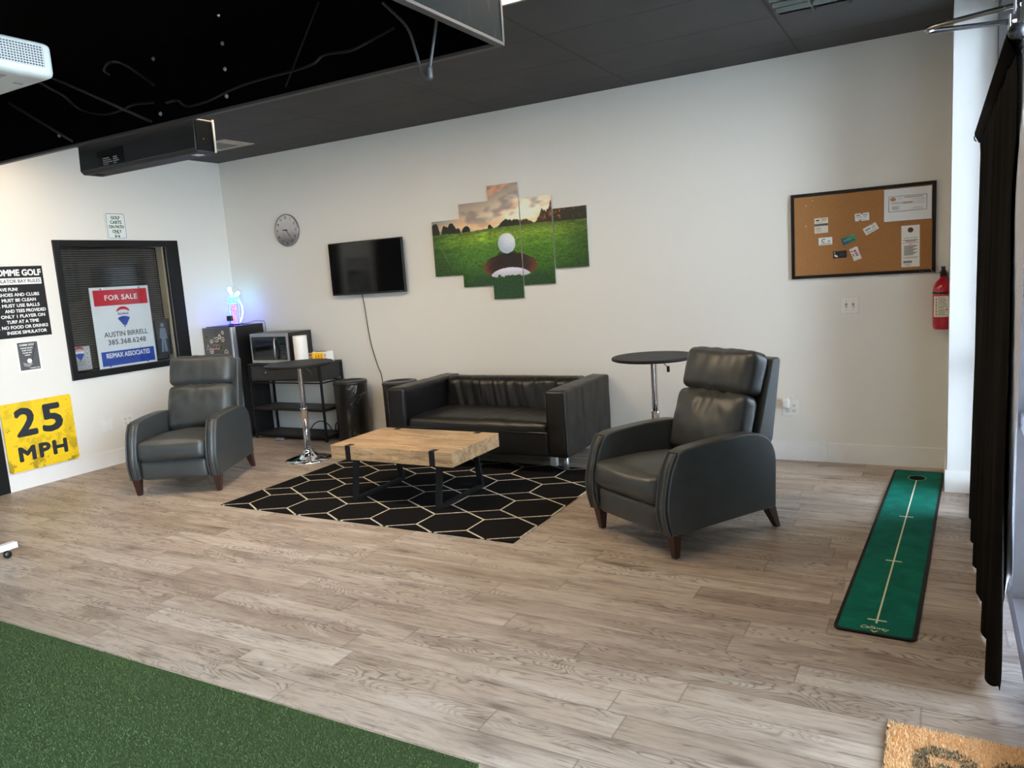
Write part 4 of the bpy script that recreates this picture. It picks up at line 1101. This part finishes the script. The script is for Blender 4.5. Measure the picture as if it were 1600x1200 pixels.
m = MB(); m.box(-.014, .012, -.075, .03, .405, .415); m.build('top_lever', MT['black_plastic'], fe, bevel=.002)
m = MB(); m.tube(smooth([(-.012, -.01, .378), (-.04, -.012, .372), (-.062, -.014, .385), (-.085, -.016, .415)]), .0022, 6); m.tube(smooth([(.012, -.01, .378), (.035, -.012, .374), (.055, -.014, .39), (.057, -.014, .42)]), .0022, 6)
m.build('carry_wire', plain('brass_wire', c(150, 128, 96), .4, .6), fe)
m = MB(); m.tube([(-.034+.011*math.cos(t), -.02, .382+.011*math.sin(t)) for t in [2*PI*k/16 for k in range(16)]], .0016, 6, closed=True); m.build('pull_ring', MT['steel'], fe)
MB().box(-.02, .02, .05, .0875, .12, .38).build('wall_bracket', MT['black_plastic'], fe, bevel=.002)

# ------------------------------------------------------------------ switch and socket plates
PLATE = plain('plate_white', c(232, 230, 224), .35)
def plate(name, label, cat, loc, rz, w, h, group=None):
    t = thing(name, label, cat, loc, rz, group); MB().box(-w/2, w/2, -.006, 0, -h/2, h/2).build('plate', PLATE, t, bevel=.003); return t
def socket(t, x, z):
    s = MB().box(x-.017, x+.017, -.0075, -.0055, z-.014, z+.014).build('receptacle', plain('socket_ivory', c(222, 218, 208), .4), t, bevel=.002)
    m = MB()
    for dx in (-.006, .006): m.box(x+dx-.001, x+dx+.001, -.0079, -.0072, z-.001, z+.008)
    m.disc(x, z-.007, .0026, -.0078, 0, 8); m.build('slots', MT['ink'], s)
t = plate('light_switch', 'white double light switch plate below the cork board', 'light switch', (6.236, -.001, 1.152), 0, .118, .118)
for x in (-.023, .023):
    s = MB().box(x-.007, x+.007, -.0068, -.0055, -.015, .015).build('slot_shade', plain('slot_shadow_grey', c(128, 126, 122), .5), t)  # grey inlay paints the shade in the slot around each toggle
    m = MB(); m.hexa([(x-.004, -.007, -.006), (x+.004, -.007, -.006), (x-.004, -.007, .004), (x+.004, -.007, .004), (x-.0035, -.018, -.012), (x+.0035, -.018, -.012), (x-.0035, -.018, -.005), (x+.0035, -.018, -.005)]); m.build('toggle', PLATE, s)
    for z in (-.03, .03): MB().disc(x, z, .003, -.0066, 0, 10).build('screw', MT['grey_plastic'], t)
t = plate('wall_socket', 'white four outlet socket plate with charger, low on the wall behind the right recliner', 'socket', (5.828, -.001, .399), 0, .118, .118)
for x in (-.023, .023):
    for z in (-.02, .02):
        if not (x < 0 and z > 0): socket(t, x, z)
ch = thing('phone_charger', 'white plug-in charger in the upper left outlet of the four outlet socket', 'charger', (5.797, -.0075, .43))
pillow('body', (.052, .045, .075), .014, ch, MT['white_plastic'], (8, 8, 10), loc=(0, -.0225, .01))
MB().tube(smooth([(.005, -.040, .045), (.02, -.042, .066), (.042, -.03, .07), (.055, -.012, .05), (.054, -.006, .02)]), .003, 8).build('cord', MT['white_plastic'], ch)
t = plate('blank_plate', 'blank white wall plate low on the left wall beside the left recliner', 'wall plate', (.001, -1.66, .388), RL, .112, .115)
for z in (-.042, .042): MB().disc(0, z, .003, -.0066, 0, 10).build('screw', MT['grey_plastic'], t)
t = plate('wall_socket', 'white socket plate on the left wall just behind the arm of the left recliner', 'socket', (.001, -1.45, .388), RL, .118, .115)
for x in (-.023, .023):
    for z in (-.02, .02): socket(t, x, z)

# ------------------------------------------------------------------ signs on the left wall (local x = along the wall, front towards the room)
def rrect(x0, x1, z0, z1, r, k=5):
    out = []
    for cx, cz, a0 in ((x1-r, z1-r, 0), (x0+r, z1-r, 90), (x0+r, z0+r, 180), (x1-r, z0+r, 270)):
        for i in range(k+1):
            a_ = math.radians(a0+90*i/k); out.append((cx+r*math.cos(a_), cz+r*math.sin(a_)))
    return out
def ring(m, outer, inner, y, mi=0):
    n = len(outer); m.add([(p[0], y, p[1]) for p in outer+inner], [(i, (i+1) % n, n+(i+1) % n, n+i) for i in range(n)], mi)
# golf cart sign
t = thing('golf_cart_sign', 'small white sign reading GOLF CARTS ON PATH ONLY above the office window', 'sign', (.012, -1.295, 2.228), math.radians(88))
m = MB(); m.prism(rrect(-.105, .105, -.128, .128, .02), 'y', -.003, 0); m.build('panel', plain('sign_white', c(226, 228, 226), .3), t)
m = MB(); ring(m, rrect(-.092, .092, -.115, .115, .016), rrect(-.088, .088, -.111, .111, .013), -.0034); m.build('border', MT['green_ink'], t)
for k, (s_, w) in enumerate((('GOLF', .085), ('CARTS', .11), ('ON PATH', .145), ('ONLY', .09))):
    text(s_, w, .029, MT['green_ink'], t, 0, .062-.042*k, -.0036, heavy=.0013)
m = MB(); m.quad(-.022, .018, -.073, -.069, -.0036); m.poly([(-.02, -.07), (-.016, -.07), (-.020, -.09), (-.024, -.09)], -.0036); m.poly([(.012, -.07), (.016, -.07), (.022, -.09), (.018, -.09)], -.0036); m.quad(-.028, .026, -.098, -.090, -.0036)
m.disc(-.018, -.101, .007, -.0036, 0, 12); m.disc(.016, -.101, .007, -.0036, 0, 12); m.build('cart_symbol', MT['green_ink'], t)
# for sale sign behind the glass
t = thing('for_sale_sign', 'white red and blue FOR SALE sign standing behind the office window glass', 'sign', (-.022, -1.330, 1.286), RL)
SW, SH = .302, .378
MB().box(-SW, SW, -.002, .004, -SH, SH).build('panel', plain('sign_gloss_white', c(232, 236, 238), .3), t, bevel=.002)
MB().quad(-SW+.032, SW-.022, .205, .352, -.0026).build('red_band', MT['red_ink'], t)
text('FOR SALE', 0.33, .046, MT['white_ink'], t, .005, .257, -.0030, heavy=.002, spacing=1.1)
MB().quad(-SW+.032, SW-.022, -.358, -.222, -.0026).build('blue_band', MT['blue_ink'], t)
text('RE/MAX ASSOCIATES', .45, .044, MT['white_ink'], t, .005, -.284, -.0030, heavy=.0016)
text('AUSTIN BIRRELL', .45, .047, plain('slate_print', c(62, 70, 82), .5), t, .01, -.088, -.0030, heavy=.0008)
text('385.368.6248', .39, .047, plain('slate_print2', c(62, 70, 82), .5), t, .01, -.162, -.0030, heavy=.001, spacing=1.05)
def balloon(t, cx, cz, s, y, letters=True):
    # red cap, white belt with lettering, blue lower gore, small basket
    cap = [(cx-.075*s, cz+.058*s)]+[(cx+.085*s*math.cos(a_), cz+.045*s+.068*s*math.sin(a_)) for a_ in [PI*.92-k*PI*.84/14 for k in range(15)]]+[(cx+.075*s, cz+.058*s)]+[(cx+.075*s*(1-k/6.*2), cz+.058*s+.022*s*(1-(1-k/6.*2)**2)) for k in range(1, 6)]
    m = MB(); m.poly(cap, y); m.build('logo_red', MT['red_ink'], t)
    low = [(cx-.075*s, cz-.015*s)]+[(cx-.075*s+.15*s*k/10, cz-.015*s+.02*s*(1-((k-5)/5.)**2)) for k in range(1, 10)]+[(cx+.075*s, cz-.015*s), (cx+.022*s, cz-.098*s), (cx-.012*s, cz-.098*s)]
    m = MB(); m.poly(low[::-1], y); m.build('logo_blue', MT['blue_ink'], t)
    if letters: text('RE/MAX', .13*s, .021*s, plain('logo_navy', c(40, 60, 130), .5), t, cx, cz+.022*s, y-.0004, heavy=.0007)
    m = MB(); m.quad(cx-.012*s, cx+.012*s, cz-.115*s, cz-.105*s, y); m.build('logo_basket', MT['ink'], t)
balloon(t, .005, .094, .85, -.0030)
m = MB()
for x in (-.19, .20): m.disc(x, SH-.018, .007, -.0031, 0, 10); m.disc(x-.005, -SH+.016, .007, -.0031, 0, 10)
m.build('grommet', MT['ink'], t)
# small silver plaque
t = thing('award_plaque', 'small silver plaque with balloon logo and five round badges in the office window corner', 'plaque', (-.022, -1.782, 1.033), RL)
MB().box(-.080, .080, -.002, .004, -.108, .108).build('panel', plain('silver_plaque', (.52, .53, .53, 1), .38, .6), t, bevel=.001)
balloon(t, -.022, .045, .56, -.0030, False)
m = MB(); m.quad(-.066, .02, .047, .066, -.0029); m.build('white_belt', MT['white_ink'], t)
for k in range(5):
    m = MB(); m.disc(.052, .083-.041*k, .017, -.0030, 0, 20); m.disc(.052, .083-.041*k, .012, -.0034, 1, 16); m.disc(.054, .083-.041*k, .006, -.0038, 2, 12); m.build('badge', [MT['white_ink'], plain('badge_grey', c(86, 96, 112), .4), MT['white_ink']], t)
m = MB(); m.quad(-.062, .012, -.03, -.024, -.003); m.quad(-.062, .018, -.05, -.046, -.003); m.quad(-.062, .01, -.062, -.058, -.003); m.build('engraving', plain('engraved', c(140, 150, 146), .5), t)
# dark picture leaning behind the glass at the right
t = thing('framed_photo', 'dark photo of a pale figure behind glass, right of the FOR SALE sign', 'photo', (-.050, -.905, 1.14), RL)
MB().box(-.075, .085, -.002, .008, -.18, .18).build('sheet', plain('dark_photo', c(44, 46, 54), .35), t)
m = MB(); m.disc(.0, .12, .022, -.0026, 0, 14); m.poly([(-.03, .09), (.03, .09), (.045, -.02), (.02, -.02), (.03, -.15), (.0, -.15), (-.005, -.03), (-.012, -.15), (-.04, -.15), (-.025, -.02), (-.045, 0)], -.0026); m.build('pale_figure', plain('pale_blue_print', c(120, 132, 150), .5), t)
# simulator rules poster
t = thing('rules_poster', 'large black simulator bay rules poster at the far left of the left wall', 'poster', (.0015, -2.266, 1.578), RL)
PW, PH = .230, .298
MB().box(-PW, PW, -.002, 0, -PH, PH).build('sheet', plain('black_poster', c(22, 22, 23), .3), t)
text('HOMME GOLF', .40, .050, MT['white_ink'], t, .012, PH-.078, -.0026, heavy=.0028)
m = MB(); m.quad(-PW+.012, PW-.022, PH-.152, PH-.098, -.0024); m.build('title_band', MT['white_ink'], t)
text('SIMULATOR BAY RULES', .405, .028, MT['ink'], t, -.004, PH-.138, -.0030, bold=.01)
for k, s_ in enumerate(('1. HAVE FUN!', '2. SHOES AND CLUBS', 'MUST BE CLEAN', '3. MUST USE BALLS', 'AND TEES PROVIDED', '4. ONLY 1 PLAYER ON', 'TURF AT A TIME', '5. NO FOOD OR DRINKS', 'INSIDE SIMULATOR')):
    w = (.20, .365, .275, .345, .335, .40, .26, .415, .325)[k]
    x = (-.10, -.01, .0, -.01, .042, -.005, .005, .0, .028)[k]
    text(s_, w, .026, MT['white_ink'], t, x, PH-.204-.0452*k, -.0026, heavy=.0011)
# small notice
t = thing('clubs_notice', 'small grey notice with club and ball picture taped below the rules poster', 'notice', (.0015, -2.258, 1.117), RL)
MB().box(-.098, .098, -.0012, 0, -.134, .134).build('sheet', MT['paper'], t)
m = MB(); m.quad(-.082, .084, -.118, .118, -.0017); m.build('grey_panel', plain('grey_notice', c(84, 84, 86), .5), t)
text('HOMME GOLF', .12, .016, MT['white_ink'], t, -.005, .088, -.0022, bold=.02)
for k, s_ in enumerate(('PLEASE MAKE', 'SURE YOUR', 'CLUBS ARE', 'CLEAN')): text(s_, (.10, .08, .075, .045)[k], .010, MT['white_ink'], t, -.01, .064-.02*k, -.0022, bold=.03)
text('THANK YOU', .08, .008, MT['white_ink'], t, .035, -.108, -.0022, bold=.03)
m = MB(); m.poly([(.062, .10), (.070, .10), (.02, -.062), (.012, -.062)], -.0021); m.build('shaft', plain('shaft_grey', c(50, 50, 52), .4), t)
m = MB(); m.poly([(-.055, -.05), (-.05, -.082), (-.01, -.095), (.022, -.07), (.018, -.058), (-.01, -.066)], -.0023); m.build('club_head', plain('club_grey', c(150, 150, 152), .4), t)
m = MB(); m.disc(.0, -.042, .020, -.0025, 0, 20); m.build('ball', MT['white_ink'], t)
# 25 MPH sign
g = G('worn_yellow_sign', rough=.45); co, x, y, z = g.xyz()
n1 = g.noise(co, 6.5, 6., .65, .4); n2 = g.noise(co, 22., 4., .6)
low = g.ramp(g.ma('ADD', g.ma('MULTIPLY', z, 1.6), .5), [(.05, 1.), (.55, .25), (.95, .35)])
rust = g.ma('MULTIPLY', g.ramp(n1, [(.52, 0.), (.56, .8), (.8, 1.)]), low)
col = g.mix(rust, g.mix(n2, c(236, 190, 16), c(248, 212, 36)), c(150, 122, 22))
col = g.mix(g.ramp(n2, [(.66, 0.), (.70, .7)]), col, c(92, 74, 24))
g.set(Base_Color=col)
t = thing('speed_sign', 'worn yellow square 25 MPH road sign low on the left wall', 'sign', (.018, -2.267, .447), RL)
m = MB(); m.prism(rrect(-.298, .298, -.293, .293, .022), 'y', -.003, 0); m.build('panel', g.m, t)
def blob(pts): return pts
NAVY = speck('worn_navy_paint', c(36, 40, 48), .5, amt=.15, scale=60, bump=0)
text('2', .155, .225, NAVY, t, -.110, .010, -.0036, name='digit', heavy=.012)
text('5', .160, .225, NAVY, t, .110, .010, -.0036, name='digit', heavy=.012)
text('MPH', .40, .115, NAVY, t, .0, -.205, -.0036, name='letters', heavy=.008, spacing=1.15)
m = MB(); m.disc(-.268, .06, .006, -.0036, 0, 10); m.disc(.255, .0, .006, -.0036, 0, 10); m.build('bolt', MT['grey_plastic'], t)

# ------------------------------------------------------------------ putting mat
pa = math.atan2(.1125, 2.59)
pm = thing('putting_mat', 'long narrow green putting mat with black edge on the floor by the window', 'putting mat', (6.627, -1.432, 0), -pa)
def matedge(L, W, r=.03): return rrect(-W/2, W/2, -L/2, L/2, r)
g = G('green_mat_velvet', rough=.85); co = g.n('TexCoord').outputs['Object']
nn = g.noise(co, 7., 5., .6, .6); g.set(Base_Color=g.ramp(nn, [(.3, c(4, 92, 78)), (.55, c(6, 108, 92)), (.75, c(14, 126, 108))]), Specular_IOR_Level=.15); g.bump(g.noise(co, 380., 2.), .3, .001)
L, Wm = 2.594, .305
m = MB(); m.prism(matedge(L, Wm), 'z', .0005, .0075); m.build('base', MT['matte_black'], pm)
hole = [(.055*math.cos(2*PI*k/40), 1.105+.062*math.sin(2*PI*k/40)) for k in range(40)]
MB().prism(matedge(L-.03, Wm-.03, .02), 'z', .0074, .0082).build('felt', g.m, pm)
m = MB(); n = 40; hi = [(.049*math.cos(2*PI*k/40), 1.105+.056*math.sin(2*PI*k/40)) for k in range(40)]
m.add([(p[0], p[1], .0088) for p in hole+hi], [(i, (i+1) % n, n+(i+1) % n, n+i) for i in range(n)]); m.build('hole_ring', plain('ring_green', c(120, 170, 156), .6), pm)
m = MB(); m.add([(p[0], p[1], .0086) for p in hi], [list(range(n))]); m.build('hole', plain('dark_hole', c(16, 16, 15), .9, Specular_IOR_Level=.1), pm)
CRM = plain('cream_stitch', c(226, 220, 190), .7)
m = MB(); m.box(-.0035, .0035, -1.195, 1.045, .0083, .0088)
for y in (.255, -.465, -1.165): m.box(-.036, .036, y-.005, y+.005, .0083, .0089)
m.build('aim_line', CRM, pm)
cal = text('Callaway', .105, .026, CRM, pm, 0, 0, 0, name='brand_lettering', shear=.25)
for v in cal.data.vertices: v.co = Vector((v.co.x, -1.250+v.co.z-1.2*v.co.x**2*2, .0087-v.co.y))
m = MB(); m.add([(-.016, -1.262, .0087), (-.006, -1.266, .0087), (0, -1.276, .0087), (.006, -1.266, .0087), (.016, -1.262, .0087), (0, -1.284, .0087)], [(0, 1, 2, 5), (2, 3, 4, 5)]); m.build('chevron_logo', CRM, pm)

# ------------------------------------------------------------------ doormat
dm = thing('doormat', 'tan coir doormat with dark green print at the window side of the floor', 'doormat', (7.05-.02, -3.58, 0))
MBx = MB(); MBx.prism(rrect(-.375, .02, -.24, .238, .02), 'z', .0005, .006); MBx.build('backing', MT['matte_black'], dm)
rnd = random.Random(5); vs = []; fs = []; mi = []
def dark(x, y):
    for cx, cy in ((-.215, .06), (-.01, .06)):
        dx, dy = abs(x-cx), y-cy
        if dx < .085 and dy < .085 and dy > -.3:
            if dx+max(0, dy-.04) < .085 and not (dx < .04 and -.02 < dy < .03 and (dx > .02 or dy > .0)): return True
    return False
for i in range(11000):
    x = rnd.uniform(-.375, .02); y = rnd.uniform(-.24, .238)
    a_ = rnd.uniform(0, 2*PI); h = rnd.uniform(.008, .014); w = .0022; lx, ly = rnd.uniform(-.005, .005), rnd.uniform(-.005, .005)
    b_ = len(vs)
    vs += [(x-w*math.cos(a_), y-w*math.sin(a_), .005), (x+w*math.cos(a_), y+w*math.sin(a_), .005), (x+lx, y+ly, .006+h)]
    fs.append((b_, b_+1, b_+2)); mi.append(1 if dark(x, y) else 0)
m = MB(); m.v = vs; m.f = [list(f) for f in fs]; m.mi = mi; m.sm = [False]*len(fs)
m.build('coir_pile', [speck('tan_coir', c(244, 206, 160), .9, amt=.2, scale=200, bump=0), plain('dark_green_coir', c(120, 120, 102), .9)], dm, fix=False)
g = G('coir_bed', rough=.95); co = g.n('TexCoord').outputs['Object']; g.set(Base_Color=g.ramp(g.noise(co, 300., 2.), [(.3, c(190, 140, 92)), (.7, c(232, 182, 128))]))
MB().prism(rrect(-.372, .018, -.237, .235, .02), 'z', .006, .0075).build('coir_bed', g.m, dm)

# ------------------------------------------------------------------ artificial turf
tf = thing('artificial_turf', 'dark green artificial turf sheet on the floor in the near left corner', 'turf', (2.9, -5.6, 0))
g = G('turf_bed', rough=.95); co = g.n('TexCoord').outputs['Object']
nn = g.noise(co, 210., 3., .7); g.set(Base_Color=g.ramp(nn, [(.3, c(34, 50, 20)), (.7, c(62, 84, 38))])); g.bump(nn, .8, .006)
MB().box(-2.75, 2.63, -1.9, 1.53, .0005, .010).build('backing', g.m, tf)
NBL = 170000
rs = np.random.RandomState(4)
bx_ = rs.uniform(-1.7, 2.63, NBL); by_ = 1.53-np.abs(rs.uniform(0, 1.75, NBL)); ba = rs.uniform(0, 2*PI, NBL); bh = rs.uniform(.004, .009, NBL)
lx = rs.uniform(-.006, .006, NBL); ly = rs.uniform(-.006, .006, NBL); wv = .0013
V = np.empty((NBL, 3, 3), dtype=np.float32)
V[:, 0, 0] = bx_-wv*np.cos(ba); V[:, 0, 1] = by_-wv*np.sin(ba); V[:, 0, 2] = .009
V[:, 1, 0] = bx_+wv*np.cos(ba); V[:, 1, 1] = by_+wv*np.sin(ba); V[:, 1, 2] = .009
V[:, 2, 0] = bx_+lx; V[:, 2, 1] = by_+ly; V[:, 2, 2] = .010+bh
me = bpy.data.meshes.new('grass_blades'); me.vertices.add(NBL*3); me.vertices.foreach_set('co', V.ravel()); me.loops.add(NBL*3); me.loops.foreach_set('vertex_index', np.arange(NBL*3, dtype=np.int32))
me.polygons.add(NBL); me.polygons.foreach_set('loop_start', np.arange(0, NBL*3, 3, dtype=np.int32)); me.update(calc_edges=True); me.validate()
g = G('turf_blade', rough=.6); co = g.n('TexCoord').outputs['Object']
g.set(Base_Color=g.ramp(g.noise(co, 420., 2., .7), [(.3, c(52, 74, 28)), (.55, c(76, 100, 42)), (.8, c(120, 136, 74))]))
tag(link('grass_blades', me, tf, [g.m]), kind='stuff')

# ------------------------------------------------------------------ curtain, its rod and the chrome rail
CX = 6.966
cr_ = thing('curtain_rod', 'round chrome curtain rod with dark end cap in front of the window', 'curtain rod', (CX, -2.1, 2.105))
MB().lathe([(.018, -1.145), (.018, 1.03)], 24, axis='y').build('rod', MT['chrome'], cr_)
m = MB(); m.lathe([(.0, -1.168), (.021, -1.166), (.023, -1.160), (.023, -1.13), (.02, -1.128)], 24, axis='y'); m.build('end_cap', plain('dark_chrome', (.08, .08, .085, 1), .25, .7), cr_)
for y in (-1.15, 1.06):
    m = MB(); m.tube([(0, y, .018), (.02, y, .03), (.085, y, .03)], .006, 8); m.box(.078, .0865, y-.02, y+.02, 0, .06); m.build('bracket', MT['steel'], cr_)
cu_ = thing('curtain', 'long black curtain gathered on the rod beside the window', 'curtain', (CX, -2.1, 0))
def curtain_x(y, z, k):
    t = z/2.08
    amp = .006+.009*(1-t)
    a = y*15+1.3*math.sin(y*2.3+z*.5)+.25*math.sin(z*2.1+y)
    return amp*math.sin(a)+.003*math.sin(a*2.3+z*3)-.006*(1-t)
def curtain_grid(ny, nzr, near, dx):
    vs = []; fs = []
    for j in range(nzr+1):
        tz = j/nzr
        yn = -1.07+near-.20*math.sin(PI*min(1, tz*1.15))**.7-.07*tz
        for i in range(ny+1):
            u = i/ny
            y = yn+(1.03-yn)*u
            zb = .004+.09*math.exp(-(u/.05)**2)+.015*abs(math.sin(u*19))+(.42*math.exp(-(u/.12)**2) if near else 0)
            z = zb+(2.085-zb)*tz
            x = curtain_x(y, z, 0)
            if tz > .97: x *= .4
            x += dx+(.016*math.exp(-(u/.03)**2) if near else 0)
            vs.append((x, y, z))
    for j in range(nzr):
        for i in range(ny):
            a = j*(ny+1)+i; fs.append((a, a+1, a+ny+2, a+ny+1))
    return vs, fs
vs, fs = curtain_grid(150, 40, 0., 0.)
m = MB(); m.add(vs, fs, 0, True)
cl = m.build('panel', speck('black_curtain_cloth', c(15, 13, 11), .95, amt=.12, scale=120, bump=.1, Specular_IOR_Level=.05), cu_)
sd = cl.modifiers.new('solid', 'SOLIDIFY'); sd.thickness = .002
# pale lining on the window side
vs2, fs = curtain_grid(120, 30, -.07, .006)
m = MB(); m.add(vs2, fs, 0, True)
ln_ = m.build('lining', speck('pale_lilac_lining', c(206, 206, 216), .8, amt=.04, scale=80, bump=0), cu_)
# sleeve loop over the rod
m = MB(); lp = [(-.004, 2.05), (-.014, 2.07), (-.024, 2.09), (-.025, 2.105), (-.017, 2.124), (0, 2.132), (.017, 2.124), (.025, 2.105), (.018, 2.07), (.006, 2.055), (-.004, 2.05)]
vs = []
for y in (-1.14, 1.05):
    vs += [(p[0], y, p[1]) for p in lp]
k_ = len(lp); m.add(vs, [(i, i+1, k_+i+1, k_+i) for i in range(k_-1)], 0, True)
o = m.build('rod_pocket', bpy.data.materials['black_curtain_cloth'], cu_); sd = o.modifiers.new('solid', 'SOLIDIFY'); sd.thickness = .002
hk = MB().tube(smooth([(6.951, -1.06, 2.06), (6.944, -1.06, 2.066), (6.940, -1.06, 2.08), (6.945, -1.06, 2.092)]), .003, 6).build('curtain_hook', MT['black_plastic']); tag(hk, 'tiny black hook at the far top edge of the curtain', 'hook')
ur = thing('chrome_rail', 'U shaped chrome tube rail projecting from the window frame near the ceiling', 'rail', (7.06, -1.5, 2.56))
U = [(.03, -.16, .0), (-.10, -.125, 0), (-.25, -.075, 0), (-.318, -.045, 0), (-.338, -.015, 0), (-.330, .02, 0), (-.25, .05, 0), (-.10, .095, 0), (.03, .135, 0)]
MB().tube(smooth(U), .0125, 12).build('tube', plain('dark_chrome_tube', (.34, .33, .33, 1), .15, 1.), ur)
for y in (-.16, .135): MB().box(-.0005, .008, y-.03, y+.03, -.03, .03).build('mounting_flange', MT['steel'], ur, bevel=.002)

# ------------------------------------------------------------------ foot of the rolling stand at the left edge
st = thing('rolling_stand', 'white steel foot of a rolling stand with black caster at the left edge', 'stand', (1.76, -3.534, 0), PI/2)
MB().box(-.62, .075, -.025, .025, .055, .092).build('foot_bar', plain('white_powder_coat', c(238, 238, 240), .35), st, bevel=.003)
MB().box(.075, .079, -.023, .023, .057, .090).build('end_plug', MT['black_plastic'], st)
for x in (.03, -.58):
    cs_ = MB().tube([(x, 0, .056), (x, 0, .044)], .012, 10).build('caster_stem', MT['steel'], st)
    m = MB(); m.lathe([(.0, -.013), (.020, -.012), (.023, -.008), (.023, .008), (.020, .012), (0, .013)], 20, axis='y', cx=x-.012, cy=.0235); m.build('wheel', MT['black_plastic'], cs_)
    m = MB(); m.lathe([(.0245, -.011), (.0245, .011)], 20, axis='y', cx=x-.012, cy=.0235); 
MB().tube([(-.28, 0, .09), (-.28, 0, 1.1)], .02, 12).build('upright', plain('white_tube', c(236, 236, 238), .35), st)
